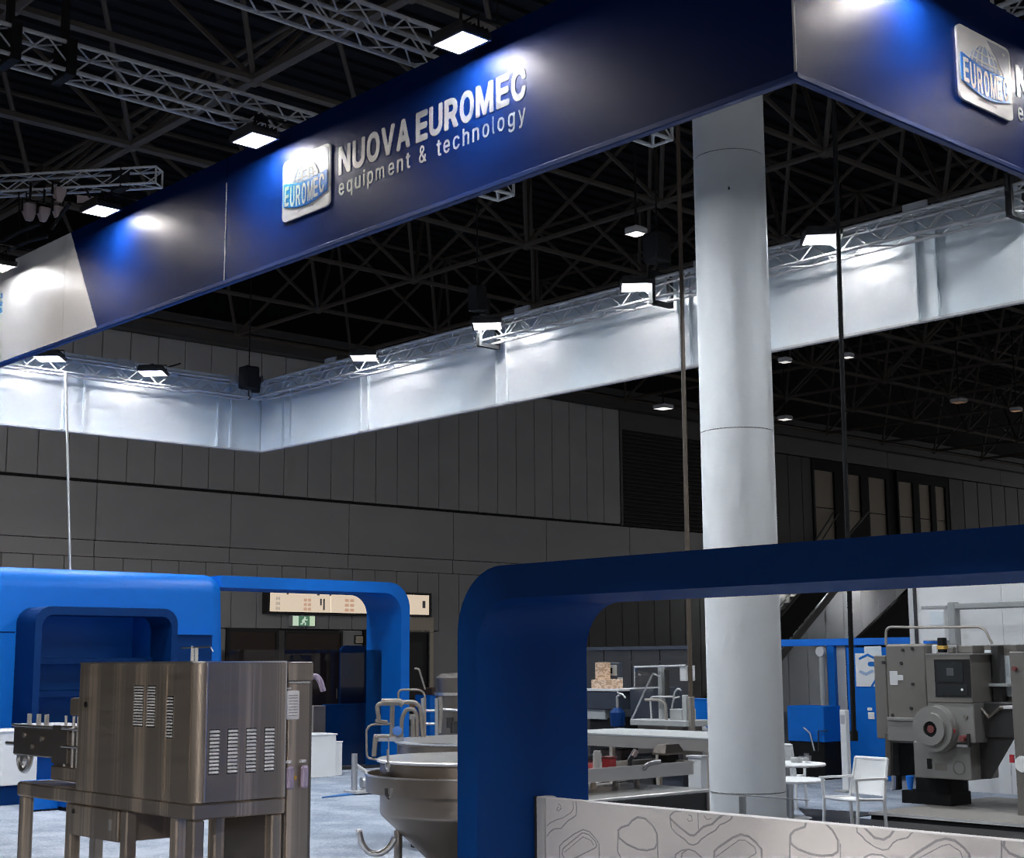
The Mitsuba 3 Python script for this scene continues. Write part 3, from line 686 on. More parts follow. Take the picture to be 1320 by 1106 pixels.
for conv, strokes in motifs:
    g = []
    for pts, w in strokes:
        yz = [at(px, py, X=PX)[1:] for px, py in conv(pts)]
        g.append(LineString(yz).buffer((0.0026, 0.0040, 0.0062)[w], quad_segs=3))
    g = shapely.union_all(g).intersection(sbox(0.8, 0.0, 7.06, 1.139))
    part(p_, 'printed_outline', prism(g, 'X', PX - 0.0015, 0.0015), 'ink')

# ------------------------------------------------------------------ big steel machine on a leg frame, lower left
MX0, MX1, MY0, MY1, MZ0, MZ1 = 5.43, 6.17, 9.26, 11.06, 1.05, 2.015
t = thing('steel_machine', 'brushed steel machine cabinet with louvred sides on a tall leg frame', 'machine')
body = sbox(MX0, MY0, MX1, MY1)
body = shapely.union_all([sbox(MX0 + 0.07, MY0, MX1, MY1), sbox(MX0, MY0 + 0.07, MX1, MY1), shapely.Point(MX0 + 0.07, MY0 + 0.07).buffer(0.07, quad_segs=8)])
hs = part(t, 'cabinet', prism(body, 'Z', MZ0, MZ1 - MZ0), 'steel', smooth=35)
part(t, 'lid', prism(body.buffer(0.006), 'Z', MZ1, 0.012), 'steel_bright')
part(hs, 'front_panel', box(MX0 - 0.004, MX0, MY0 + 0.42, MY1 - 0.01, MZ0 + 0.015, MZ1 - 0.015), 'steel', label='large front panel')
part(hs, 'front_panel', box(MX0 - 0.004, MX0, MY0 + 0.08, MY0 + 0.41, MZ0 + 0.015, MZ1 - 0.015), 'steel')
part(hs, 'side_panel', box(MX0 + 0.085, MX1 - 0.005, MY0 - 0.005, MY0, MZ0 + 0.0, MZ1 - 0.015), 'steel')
part(hs, 'edge_strip', box(MX0 + 0.075, MX0 + 0.083, MY0 - 0.008, MY0, MZ0, MZ1), 'steel_bright')
part(hs, 'edge_strip', box(MX1 - 0.008, MX1 + 0.002, MY0 - 0.008, MY0, MZ0, MZ1), 'steel_bright')
part(hs, 'knob', rod((MX0 - 0.012, 10.93, 1.70), (MX0, 10.93, 1.70), 0.022, 14), 'black')
slat_y = mikit.ply(trimesh.convex.convex_hull(np.array([[x, y, z] for x in (0, 0.078) for y, z in ((0, 0), (0, 0.020), (-0.010, 0.003))])), 'mat_white')  # white colour paints in the lamp light caught by the slats
slat_x = mikit.ply(trimesh.convex.convex_hull(np.array([[x, y, z] for y in (0, 0.115) for x, z in ((0, 0), (0, 0.014), (-0.014, 0.002))])), 'mat_alu_pale')
def vent(x, y, z, n, step, face, slat, w):
    if face == 'Y': v = part(t, 'vent', box(x - 0.004, x + w + 0.004, y - 0.001, y + 0.001, z - 0.008, z + n * step), 'charcoal')
    else: v = part(t, 'vent', box(x - 0.001, x + 0.001, y - 0.004, y + w + 0.004, z - 0.008, z + n * step), 'charcoal')
    for i in range(n):
        M = np.eye(4); M[:3, 3] = (x, y, z + i * step)
        if face == 'X': M[1, 1] = w / 0.115
        shared(v, 'slat', slat, M)
for x0 in (5.535, 5.685, 5.838, 5.992):
    vent(x0, MY0 - 0.0055, 1.245, 12, 0.0255, 'Y', slat_y, 0.078)
vent(MX0 - 0.0045, 10.02, 1.56, 14, 0.021, 'X', slat_x, 0.13)
vent(MX0 - 0.0045, 9.84, 1.56, 14, 0.021, 'X', slat_x, 0.11)
vent(MX0 - 0.0045, 9.58, 1.49, 13, 0.0225, 'X', slat_x, 0.08)
# leg frame
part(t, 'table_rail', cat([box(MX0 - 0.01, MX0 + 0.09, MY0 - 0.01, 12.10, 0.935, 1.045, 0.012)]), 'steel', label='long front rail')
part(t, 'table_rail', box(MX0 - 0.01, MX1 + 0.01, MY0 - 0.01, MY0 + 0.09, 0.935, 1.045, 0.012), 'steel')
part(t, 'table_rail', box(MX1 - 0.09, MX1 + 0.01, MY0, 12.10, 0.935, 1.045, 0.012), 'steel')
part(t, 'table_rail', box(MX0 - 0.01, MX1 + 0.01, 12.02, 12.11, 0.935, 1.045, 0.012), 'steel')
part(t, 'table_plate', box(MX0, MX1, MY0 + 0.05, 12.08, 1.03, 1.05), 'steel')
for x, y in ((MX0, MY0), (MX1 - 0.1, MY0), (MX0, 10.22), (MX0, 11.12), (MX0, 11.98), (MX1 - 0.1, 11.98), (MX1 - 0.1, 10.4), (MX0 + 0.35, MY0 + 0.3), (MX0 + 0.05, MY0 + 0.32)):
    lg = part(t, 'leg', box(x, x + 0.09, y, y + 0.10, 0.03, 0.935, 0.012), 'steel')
    part(lg, 'foot', rod((x + 0.045, y + 0.05, 0.0), (x + 0.045, y + 0.05, 0.035), 0.035, 12), 'black')
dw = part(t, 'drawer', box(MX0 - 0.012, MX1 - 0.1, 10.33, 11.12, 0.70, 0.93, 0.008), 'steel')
part(dw, 'latch', box(MX0 - 0.022, MX0 - 0.012, 10.43, 10.46, 0.78, 0.86), 'alu')
part(dw, 'latch', rod((MX0 - 0.022, 11.05, 0.88), (MX0 - 0.012, 11.05, 0.88), 0.018, 10), 'charcoal')
# extruder end
part(t, 'gear_block', box(5.50, 6.0, 11.08, 11.62, 1.17, 1.48, 0.012), 'steel_dark')
part(t, 'bearing_block', box(5.47, 5.95, 11.10, 11.60, 1.09, 1.20, 0.01), 'steel')
part(t, 'hopper_block', box(5.55, 5.95, 11.08, 11.47, 1.60, 1.74, 0.012), 'steel')
part(t, 'side_plate', box(5.48, 5.52, 11.34, 11.62, 1.22, 1.52, 0.004), 'steel_dark')
for y in (11.2, 11.28, 11.42): part(t, 'tie_bar', rod((5.50, y, 1.20), (5.50, y, 1.60), 0.012, 8), 'steel_bright')
for z in (1.36, 1.50): part(t, 'cross_bar', rod((5.46, 11.08, z), (5.46, 11.40, z), 0.010, 8), 'steel_bright')
part(t, 'nozzle_block', box(5.52, 5.92, 11.66, 12.45, 1.25, 1.49, 0.012), 'steel_dark')
part(t, 'nozzle_cover', box(5.50, 5.94, 11.62, 12.46, 1.49, 1.51, 0.004), 'steel_bright')
for y in (11.86, 12.01, 12.19):
    part(t, 'pin', rod((5.54, y, 1.51), (5.54, y, 1.60), 0.020, 12), 'steel_bright')
for y, z in ((11.88, 1.40), (12.22, 1.42), (12.05, 1.33)):
    part(t, 'bolt', rod((5.505, y, z), (5.525, y, z), 0.022, 10), 'steel_satin')
wheel = trimesh.creation.torus(0.105, 0.026, major_sections=32, minor_sections=10)
wheel.apply_transform(trimesh.transformations.rotation_matrix(math.pi / 2, [0, 1, 0]))
wheel.apply_translation((5.60, 12.38, 1.22))
wh = part(t, 'hand_wheel', wheel, 'steel_bright', smooth=True)
part(wh, 'hub', rod((5.57, 12.38, 1.22), (5.63, 12.38, 1.22), 0.03, 14), 'steel_bright')
part(wh, 'spoke', cat([rod((5.60, 12.38, 1.22), (5.60, 12.38 + 0.105 * math.cos(q), 1.22 + 0.105 * math.sin(q)), 0.008, 6) for q in (0.5, 2.6, 4.7)]), 'steel_bright')
part(t, 'spigot', cat([rod((5.7, 11.35, 1.74), (5.7, 11.35, 1.80), 0.025, 10), rod((5.7, 11.35, 1.83), (5.7, 11.0, 1.83), 0.012, 8), rod((5.7, 11.35, 1.79), (5.7, 11.35, 1.85), 0.016, 8)]), 'steel_bright')
part(t, 'front_arm', rod((5.62, 12.45, 1.33), (5.62, 12.8, 1.33), 0.018, 10), 'steel_bright')
# small T-bar fitting on the lid
part(t, 'lid_handle', cat([pipe([(5.86, 10.02, 2.02), (5.86, 10.02, 2.125), (5.86, 10.08, 2.14), (5.86, 10.08, 2.02)], 0.014, 8), pipe([(5.86, 10.25, 2.13), (5.86, 9.82, 2.135), (5.86, 9.78, 2.10)], 0.006, 6)]), 'steel_bright')

t = thing('control_cabinet', 'narrow steel control cabinet standing right against the louvred machine', 'cabinet')
part(t, 'shell', box(6.205, 6.435, 9.30, 10.2, 0.04, 2.02, 0.006), 'steel_dark')
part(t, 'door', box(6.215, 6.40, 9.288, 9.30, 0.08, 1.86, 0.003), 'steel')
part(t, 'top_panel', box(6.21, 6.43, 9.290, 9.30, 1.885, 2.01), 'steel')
part(t, 'ledge_strip', box(6.21, 6.40, 9.282, 9.30, 1.862, 1.874), 'steel_bright')
pl = part(t, 'type_plate', prism(rrect(6.19, 1.60, 6.305, 1.81, 0.012), 'Y', 9.283, 0.006), 'white', label='white instruction plate')
part(pl, 'print_line', cat([box(6.21, 6.292, 9.2822, 9.283, 1.625 + 0.021 * i, 1.631 + 0.021 * i) for i in range(8)]), 'ink')
part(t, 'sticker', box(6.19, 6.235, 9.286, 9.2875, 1.82, 1.832), 'white')
for x in (6.195, 6.32):
    hd = part(t, 'handle', box(x, x + 0.058, 9.245, 9.287, 1.10, 1.265, 0.014), 'pinkish' if False else 'lilac', label='pale door handle')
    part(hd, 'keeper', box(x - 0.005, x + 0.045, 9.27, 9.288, 1.285, 1.305), 'white')
part(t, 'lock', rod((6.275, 9.275, 1.18), (6.275, 9.288, 1.18), 0.016, 10), 'amber')
part(t, 'lower_plate', prism(rrect(6.19, 0.50, 6.29, 0.60, 0.012), 'Y', 9.283, 0.006), 'white')
part(t, 'cable_hose', pipe([(6.40, 9.32, 1.90), (6.47, 9.31, 1.915), (6.50, 9.30, 1.88), (6.525, 9.29, 1.80)], 0.022, 10, 0.05), 'lilac', label='lilac cable hose')
for x, y in ((6.25, 9.34), (6.39, 9.34), (6.25, 10.15), (6.39, 10.15)): part(t, 'foot', rod((x, y, 0), (x, y, 0.045), 0.03, 10), 'black')

# ------------------------------------------------------------------ blue booth at the back left
BYF = 22.75
t = thing('blue_booth', 'tall bright blue booth block with rounded top at the back left', 'booth')
r = 0.34
pts = [(x, y, z) for x in (6.5, 13.90 - r) for y in (BYF + r, 24.5) for z in (3.575 - r, 0.4)]
man = m3.Manifold.batch_hull([m3.Manifold.sphere(r, 48).translate(p) for p in pts[::2]] + [m3.Manifold.cube([0.02, 0.02, 0.02]).translate([x, y, 0]) for x in (6.5, 13.87) for y in (BYF, 24.8)])
NX0, NX1 = at(42, 850, Y=22.1)[0], at(226, 850, Y=22.1)[0]
NZ1 = at(130, 783, Y=22.1)[2]
man = man - m3.Manifold.cube([NX1 - NX0 - 0.22, 0.75, NZ1 - 0.1]).translate([NX0 + 0.11, BYF - 0.1, 0.02])
part(t, 'block', to_tri(man), 'blue', smooth=40)
ring_o = rrect(NX0, -1, NX1, NZ1, 0.26).intersection(sbox(0, 0, 50, 9))
ring_i = rrect(NX0 + 0.11, -1, NX1 - 0.11, NZ1 - 0.13, 0.19).intersection(sbox(0, 0, 50, 9))
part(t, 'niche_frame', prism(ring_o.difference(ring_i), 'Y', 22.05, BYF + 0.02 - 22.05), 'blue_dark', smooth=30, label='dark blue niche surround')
part(t, 'niche_lining', cat([box(NX0 + 0.11, NX1 - 0.11, BYF + 0.64, BYF + 0.66, 0.02, NZ1 - 0.1)]), 'blue')
for z in (2.02, 1.50, 0.98):
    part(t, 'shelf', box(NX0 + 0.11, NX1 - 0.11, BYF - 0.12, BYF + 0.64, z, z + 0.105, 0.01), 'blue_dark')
part(t, 'seam', box(6.5, NX0 - 0.02, BYF - 0.006, BYF + 0.01, 2.52, 2.54), 'blue_dark')
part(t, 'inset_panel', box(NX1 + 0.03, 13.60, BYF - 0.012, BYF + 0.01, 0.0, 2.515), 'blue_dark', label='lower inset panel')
part(t, 'inset_lip', box(NX1 + 0.0, 13.60, BYF - 0.05, BYF + 0.01, 2.515, 2.56), 'blue')

t = thing('portal_frame', 'bright blue rounded portal frame right of the booth block at the back', 'portal frame')
po = rrect(12.0, -2, 18.19, 3.575, 0.50).intersection(sbox(13.905, 0, 30, 9))
pi = rrect(11.5, -2, 17.98, 3.365, 0.40).intersection(sbox(10, -1, 30, 9))
part(t, 'shell', prism(po.difference(pi), 'Y', 23.0, 1.13), 'blue', smooth=30)

t = thing('counter', 'low white counter on a blue plinth at the left edge in front of the booth', 'counter')
q = at(50, 940, Y=21.2)
part(t, 'front', box(7.6, q[0], 21.2, 21.9, 0.28, q[2] - 0.03, 0.01), 'white')
part(t, 'top', box(7.55, q[0] + 0.02, 21.17, 21.95, q[2] - 0.03, q[2], 0.008), 'white')
part(t, 'plinth', box(7.7, q[0] - 0.05, 21.25, 21.85, 0.0, 0.28), 'blue_dark')
t = thing('plinth_box', 'small blue box on the carpet just left of the steel leg frame', 'box')
p0 = at(10, 1042, Z=0); p1 = at(24, 1047, Z=0)
part(t, 'body', box(p0[0], p0[0] + 0.45, p1[1] - 0.1, p1[1] + 0.3, 0.02, 0.40, 0.01), 'blue')
part(t, 'base', box(p0[0] + 0.01, p0[0] + 0.44, p1[1] - 0.09, p1[1] + 0.29, 0, 0.02), 'black')
t = thing('blue_plinth', 'long low blue plinth on the carpet seen between the machine legs', 'plinth')
p0 = at(52, 1048, Z=0)
part(t, 'body', box(p0[0] + 0.35, p0[0] + 2.4, p0[1] - 0.1, p0[1] + 0.5, 0.05, 0.42, 0.01), 'blue')
part(t, 'base', box(p0[0] + 0.37, p0[0] + 2.38, p0[1] - 0.09, p0[1] + 0.48, 0, 0.05), 'black')

# white boxes, pillar and blue screens behind the machine
t = thing('display_plinth', 'white display plinth on the carpet right of the steel control cabinet', 'plinth', None)
p0 = at(405, 1000, Y=22.3); p1 = at(434, 1000, Y=22.3)
z1 = at(420, 948, Y=22.3)[2]
part(t, 'body', box(p0[0] - 0.3, p1[0] - 0.02, 22.3, 22.9, 0.0, z1, 0.008), 'white')
part(t, 'top', box(p0[0] - 0.32, p1[0], 22.28, 22.92, z1, z1 + 0.03, 0.006), 'white')
t = thing('display_plinth', 'lower white display plinth beside the blue screen, right of the taller one', 'plinth')
p2 = at(441, 1000, Y=22.45); z2 = at(438, 957, Y=22.45)[2]
part(t, 'body', box(p1[0] + 0.02, p2[0], 22.45, 22.9, 0.0, z2, 0.008), 'white')
part(t, 'top', box(p1[0] + 0.01, p2[0] + 0.01, 22.44, 22.92, z2, z2 + 0.02, 0.004), 'white')
t = thing('white_pillar', 'short pale pillar behind the white display plinths', 'pillar')
p0 = at(404, 910, Y=24.6); p1 = at(420, 910, Y=24.6)
part(t, 'shaft', box(p0[0], p1[0], 24.6, 24.9, 0, p0[2], 0.01), 'white')
part(t, 'base', box(p0[0] - 0.02, p1[0] + 0.02, 24.58, 24.92, 0, 0.08), 'grey_panel')
t = thing('blue_screen', 'blue partition screen with a rounded top corner behind the portal opening', 'partition')
p0 = at(440, 832, Y=24.75); p1 = at(485, 832, Y=24.75)
sc = rrect(p0[0], -1, p1[0] - 0.1, p0[2], 0.14).intersection(sbox(0, 0, 40, 9))
part(t, 'panel', prism(sc, 'Y', 24.75, 0.08), 'blue_dark', smooth=30)
p2 = at(418, 908, Y=24.65)
part(t, 'low_panel', box(p2[0], p1[0], 24.62, 24.74, 0, p2[2], 0.006), 'blue', label='lower brighter panel')
t = thing('blue_mat', 'flat blue sheet lying on the carpet beside the kettle', 'mat')
p0 = at(415, 1029, Z=0); p1 = at(487, 1022, Z=0)
solid(t, cat([prism(Polygon([(p0[0], p0[1]), (p1[0], p1[1]), (p1[0] + 0.3, p1[1] + 0.5), (p0[0] + 0.8, p0[1] + 0.1)]), 'Z', 0.0, 0.02)]), 'floor_blue')
t = thing('pump_set', 'small pale pump with pipes standing on the carpet left of the kettle', 'pump')
c = at(454, 1022, Z=0.02)
part(t, 'base_plate', box(c[0] - 0.1, c[0] + 0.7, c[1] - 0.25, c[1] + 0.1, 0.022, 0.06), 'grey_panel')
part(t, 'post', rod((c[0], c[1] - 0.05, 0.05), (c[0], c[1] - 0.05, 0.62), 0.05, 10), 'alu')
part(t, 'motor', rod((c[0] + 0.1, c[1] - 0.1, 0.17), (c[0] + 0.45, c[1] - 0.2, 0.17), 0.09, 14), 'alu')
part(t, 'pipe', pipe([(c[0] + 0.05, c[1], 0.45), (c[0] + 0.25, c[1] - 0.1, 0.30), (c[0] + 0.4, c[1] - 0.2, 0.2)], 0.03, 8), 'alu_pale')
part(t, 'flange', rod((c[0] + 0.5, c[1] - 0.2, 0.05), (c[0] + 0.5, c[1] - 0.2, 0.3), 0.06, 12), 'alu_pale')

# back wall furniture: lit sign, exit sign, doors, small notice
t = thing('sign_board', 'long cream backlit sign board with small pictograms high on the back wall', 'sign')
sx0, sx1, sz0, sz1 = at(347, 777, Y=37.9)[0], at(553, 777, Y=37.9)[0], 3.58, 4.22
part(t, 'case', cat([box(sx0 - 0.08, sx1 + 0.08, 37.86, 38.16, sz0 - 0.07, sz0), box(sx0 - 0.08, sx1 + 0.08, 37.86, 38.16, sz1, sz1 + 0.07), box(sx0 - 0.08, sx0, 37.86, 38.16, sz0, sz1), box(sx1, sx1 + 0.08, 37.86, 38.16, sz0, sz1)]), 'charcoal')
for a, b_ in ((sx0, sx0 + 2.25), (sx0 + 2.27, sx1)):
    key = number(f'{t}__face')
    scene[key] = emit(box(a, b_, 37.90, 37.95, sz0, sz1), (0.62, 0.50, 0.37))
def pic(px, wpx, m, z0=0.10, z1=0.5, n=1):
    u = at(px, 777, Y=37.88)[0]; w = wpx * 0.0302
    if n > 1:
        for i in range(n):
            a_, b_ = u + w * (i % 2) * 0.55, sz0 + z0 + (z1 - z0) / 3 * (i // 2)
            pk = number(f'{t}__pictogram')
            scene[pk] = emit(box(a_, a_ + w * 0.42, 37.894, 37.90, b_, b_ + 0.09), (0.46, 0.26, 0.16) if m == 'orange' else (0.35, 0.29, 0.22))
        return
    part(t, 'pictogram', box(u, u + w, 37.892, 37.90, sz0 + z0, sz0 + z1), m)
pic(392, 9, 'orange', 0.05, 0.46, 6); pic(445, 12, 'orange', 0.05, 0.50, 6); pic(413, 2, 'ink', 0.22, 0.42); pic(417, 2, 'ink', 0.08, 0.42); pic(356, 5, 'ink_pale', 0.05, 0.5, 6); pic(545, 4, 'ink', 0.22, 0.45); pic(370, 2, 'ink', 0.52, 0.60); pic(409, 3, 'ink', 0.52, 0.60); pic(425, 2, 'ink', 0.52, 0.60)
t = thing('exit_sign', 'green and white emergency exit sign with a running figure under the sign board', 'exit sign')
ex0, ex1 = at(378, 800, Y=37.9)[0], at(406, 800, Y=37.9)[0]
ez0, ez1 = 3.17, 3.46
part(t, 'case', box(ex0 - 0.02, ex1 + 0.02, 37.92, 38.14, ez0 - 0.02, ez1 + 0.02), 'alu_pale')
w3 = (ex1 - ex0)
for a, b_, rgb in ((0, 0.24, (0.42, 0.55, 0.40)), (0.25, 0.76, (0.012, 0.10, 0.035)), (0.77, 1.0, (0.42, 0.55, 0.36))):
    key = number(f'{t}__face'); scene[key] = emit(box(ex0 + a * w3, ex0 + b_ * w3, 37.90, 37.92, ez0, ez1), rgb)
u = ex0 + 0.5 * w3
man_g = shapely.union_all([shapely.Point(u + 0.03, 3.415).buffer(0.03), LineString([(u + 0.02, 3.38), (u - 0.02, 3.29)]).buffer(0.03), LineString([(u - 0.02, 3.29), (u + 0.05, 3.25), (u + 0.04, 3.19)]).buffer(0.017), LineString([(u - 0.02, 3.29), (u - 0.06, 3.23), (u - 0.12, 3.22)]).buffer(0.017), LineString([(u + 0.02, 3.37), (u + 0.09, 3.33), (u + 0.12, 3.36)]).buffer(0.013), LineString([(u + 0.01, 3.37), (u - 0.06, 3.34), (u - 0.07, 3.28)]).buffer(0.013)])
key = number(f'{t}__running_figure'); scene[key] = emit(prism(man_g, 'Y', 37.893, 0.006), (0.42, 0.55, 0.42))
part(t, 'bracket', box(u - 0.05, u + 0.05, 38.0, 38.1, ez1 + 0.02, ez1 + 0.11), 'alu_pale')
for n, (x0, x1, z1, lab) in enumerate(((23.3, 25.0, 2.98, 'dark brown hall door behind the steel machine'), (25.25, 27.4, 2.95, 'dark brown double door under the exit sign'), (28.3, 30.9, 3.0, 'dark glazed door with a wooden rail left of the blue portal jamb'))):
    d = structure(f'door_{n + 1}', lab)
    part(d, 'leaf', box(x0 + 0.06, x1 - 0.06, 38.05, 38.15, 0.02, z1), 'brown' if n < 2 else 'black_gloss')
    part(d, 'frame', cat([box(x0, x0 + 0.06, 38.0, 38.18, 0, z1), box(x1 - 0.06, x1, 38.0, 38.18, 0, z1), box(x0, x1, 38.0, 38.18, z1, z1 + 0.08)]), 'charcoal')
    part(d, 'handle', rod(((x1 if n != 2 else x0) - (0.2 if n != 2 else -0.2), 38.02, 0.95), ((x1 if n != 2 else x0) - (0.2 if n != 2 else -0.2), 38.02, 1.25), 0.02, 8), 'alu')
    if n == 2: part(d, 'rail', box(x0 + 0.08, x1 - 0.08, 38.0, 38.05, 0.62, 0.75), 'orange')
for a_, b_ in ((22.6, 23.28), (27.42, 28.28), (30.92, 31.6)):
    part('wall_back', 'panel', box(a_, b_, WALL_Y, WALL_Y + 0.09, 0, 3.05, 0.01), 'wall')
part(structure('trim_1', 'lighter stub of frame between the hall doors'), 'post', box(25.02, 25.22, 37.98, 38.18, 0, 3.02), 'wall_mid')
t = thing('notice', 'small pale framed notice on the wall beside the blue portal jamb', 'notice')
p0 = at(459, 820, Y=38.1); p1 = at(468, 829, Y=38.1)
part(t, 'sheet', box(p0[0], p1[0], 38.10, 38.12, p1[2], p0[2]), 'cream')
part(t, 'frame', box(p0[0] - 0.03, p1[0] + 0.03, 38.12, 38.16, p1[2] - 0.03, p0[2] + 0.03), 'charcoal')
t = thing('lit_doorway', 'pale lit doorway strip right of the blue portal at the back wall', 'doorway')
p0 = at(532, 793, Y=38.0); p1 = at(559, 793, Y=38.0)
part(t, 'header', box(p0[0] - 0.3, p1[0], 38.0, 38.16, 3.02, 3.52), 'cream')
part(t, 'jamb', box(p1[0] - 0.17, p1[0], 38.0, 38.16, 0, 3.0), 'cream')
part(t, 'leaf', box(p0[0] - 0.3, p1[0] - 0.2, 38.06, 38.16, 0, 3.0), 'pane_dim_lit')
part(t, 'glazing', box(p0[0] - 0.25, p1[0] - 0.42, 38.03, 38.05, 0.9, 2.7), 'charcoal')

# ------------------------------------------------------------------ kettle with gutter, cone and pipes
def kettle(label, c, R, zr, gutter, group='steel kettles'):
    t = thing('kettle', label, 'kettle', group)
    g1 = R / 0.74
    part(t, 'bowl', lathe([(0.0, zr - 1.02 * g1), (0.14, zr - 1.02 * g1), (0.17, zr - 0.98 * g1), (R * 0.985, zr - 0.43 * g1), (R, zr - 0.40 * g1), (R, zr - 0.02), (R + 0.012, zr - 0.01), (R + 0.012, zr), (0, zr)], (c[0], c[1], 0), 72), 'kettle_steel', smooth=30)
    lid = part(t, 'lid', lathe([(0, zr), (R + 0.03, zr), (R + 0.035, zr + 0.018), (R + 0.02, zr + 0.028), (0, zr + 0.04)], (c[0], c[1], 0), 72), 'steel_bright', smooth=25)
    e = np.array([c[0] * 0 - 0.10, 0, 0])
    d = unit([-c[0], -c[1], 0]); s = np.array([-d[1], d[0], 0]) * -1
    g = np.array([c[0], c[1], 0]) + d * (R * 0.62) - s * 0.10
    part(lid, 'handle', pipe([g - s * 0.07 + [0, 0, zr + .03], g - s * 0.075 + [0, 0, zr + .095], g + s * 0.075 + [0, 0, zr + .09], g + s * 0.07 + [0, 0, zr + .03]], 0.010, 8, 0.03), 'steel_satin')
    if gutter:
        part(t, 'gutter', lathe([(R + 0.001, zr - 0.24 * g1), (R + 0.13, zr - 0.24 * g1), (R + 0.135, zr - 0.10 * g1), (R + 0.125, zr - 0.10 * g1), (R + 0.12, zr - 0.225 * g1), (R + 0.001, zr - 0.225 * g1)], (c[0], c[1], 0), 72), 'kettle_steel', smooth=25)
        part(t, 'gutter_rim', lathe([(R + 0.122, zr - 0.105 * g1), (R + 0.145, zr - 0.105 * g1), (R + 0.145, zr - 0.092 * g1), (R + 0.122, zr - 0.092 * g1), (R + 0.122, zr - 0.105 * g1)], (c[0], c[1], 0), 72), 'steel_bright', smooth=25)
    for q in (2.62, 0.5, 4.6):
        a = np.array([math.cos(q), math.sin(q), 0]) * (R * 0.80)
        p = np.array([c[0], c[1], 0]) + a
        lg = part(t, 'leg', rod(p + [0, 0, 0.02], p + [0, 0, zr - 0.55 * g1], 0.04, 12), 'kettle_steel', smooth=40)
        part(lg, 'foot', rod(p, p + [0, 0, 0.03], 0.06, 12), 'charcoal')
        part(lg, 'bracket', rod(p + [0, 0, zr - 0.95 * g1], np.array([c[0], c[1], 0]) + a * 0.4 + [0, 0, zr - 0.88 * g1], 0.03, 8), 'steel_dark')
    return t
KD = 14.4
KC = at(605, 975, D=KD)
KR = 0.85
KZ = at(605, 977, D=KD)[2] - 0.02
P = lambda pts, D: [at(px, py, D=D) for px, py in pts]
t = kettle('big steel kettle with cone bottom and gutter, cut by the front portal frame', (KC[0], KC[1]), KR, KZ, True)
part(t, 'drain_pipe', pipe(P([(463, 1073), (466, 1088), (476, 1100), (490, 1101), (503, 1092), (509, 1080)], 13.8), 0.03, 10, 0.05), 'steel_bright', smooth=40, label='curved bright drain pipe')
c = at(463, 1072, D=13.8); part(t, 'drain_cap', rod(c, c + [0, 0, 0.02], 0.03, 12), 'white')
part(t, 'tap', cat([pipe(P([(500, 966), (500, 984), (500, 995)], 13.6), 0.012, 8), to_tri(hull_of(P([(500, 985), (500, 989)], 13.58), 0.025, 8))]), 'steel_bright')
part(t, 'level_tube', pipe(P([(501, 950), (501, 975)], 13.6), 0.006, 6), 'steel_bright')
part(t, 'clasp', pipe(P([(498, 1016), (498, 1024), (502, 1030)], 13.55), 0.014, 8), 'charcoal')
part(t, 'clasp', pipe(P([(505, 1016), (505, 1022), (502, 1029)], 13.53), 0.010, 8), 'steel_bright')
part(t, 'bracket_boss', pipe(P([(575, 1018), (575, 1023)], 13.5), 0.018, 8), 'steel')
K2 = at(632, 952, D=17.0)
t = kettle('second steel kettle standing just behind the cone bottomed one', (K2[0], K2[1]), 1.05, at(632, 953, D=17.0)[2] - 0.02, False)
part(t, 'lid_flange', pipe(P([(482, 951), (500, 951), (520, 951)], 16.3), 0.04, 10), 'steel_bright')
t = thing('pipe_rig', 'bent steel pipes and valves rising behind the kettle lid', 'pipework')
DR = 16.2
rig = [('pipe', [(489, 932), (486, 910), (492, 906), (535, 905), (542, 912), (545, 950)], 0.028), ('pipe', [(517, 950), (518, 925), (524, 914), (534, 914), (538, 924), (538, 950)], 0.026), ('pipe', [(505, 948), (506, 905)], 0.030),
       ('loop', [(485, 979), (473, 977), (472, 934), (505, 933)], 0.014), ('loop', [(484, 950), (482, 975)], 0.030), ('rail', [(514, 905), (513, 889), (548, 889), (548, 950)], 0.014), ('rail', [(548, 889), (540, 862), (534, 862)], 0.012), ('pipe', [(484, 929), (500, 931)], 0.022), ('valve_body', [(532, 924), (533, 950)], 0.03)]
for nm, pts, rr in rig: part(t, nm, pipe(P(pts, DR), rr * 0.85, 8, 0.10), 'steel_satin', smooth=40)
part(t, 'disc', pipe(P([(528, 924), (537, 924)], DR), 0.03, 10), 'steel_bright')
part(t, 'cross_plate', pipe(P([(492, 905), (515, 905), (520, 908)], DR - 0.1), 0.04, 10), 'steel_satin')
part(t, 'gauge', rod(at(512, 942, D=DR - .1), at(512, 942, D=DR - .15), 0.05, 14), 'logo_blue', label='blue topped gauge')
t = thing('step_ladder', 'pale step ladder standing behind the pipework', 'ladder')
for px in (545, 563): part(t, 'rail', pipe(P([(px, 1000), (px, 900)], 20.6), 0.028, 8), 'alu')
for py in (916, 933, 950, 967): part(t, 'rung', pipe(P([(545, py), (563, py)], 20.6), 0.018, 8), 'alu')
g = at(554, 1000, D=20.6)
for px in (545, 563):
    a = at(px, 1000, D=20.6); part(t, 'foot', rod((a[0], a[1], 0), a, 0.03, 8), 'charcoal')
t = thing('dosing_tank', 'brown steel tank with handles half hidden by the front portal frame', 'tank')
c = at(596, 900, D=21.2)
part(t, 'shell', lathe([(0, 0.25), (0.36, 0.30), (0.38, 1.8), (0.30, 1.86), (0, 1.88)], (c[0], c[1], 0), 40), 'steel_dark', smooth=30)
part(t, 'rim', lathe([(0.375, 1.56), (0.40, 1.56), (0.40, 1.60), (0.375, 1.60), (0.375, 1.56)], (c[0], c[1], 0), 40), 'steel_bright')
part(t, 'pipe', pipe(P([(567, 898), (569, 915), (567, 945)], 20.6), 0.03, 8), 'steel_satin')
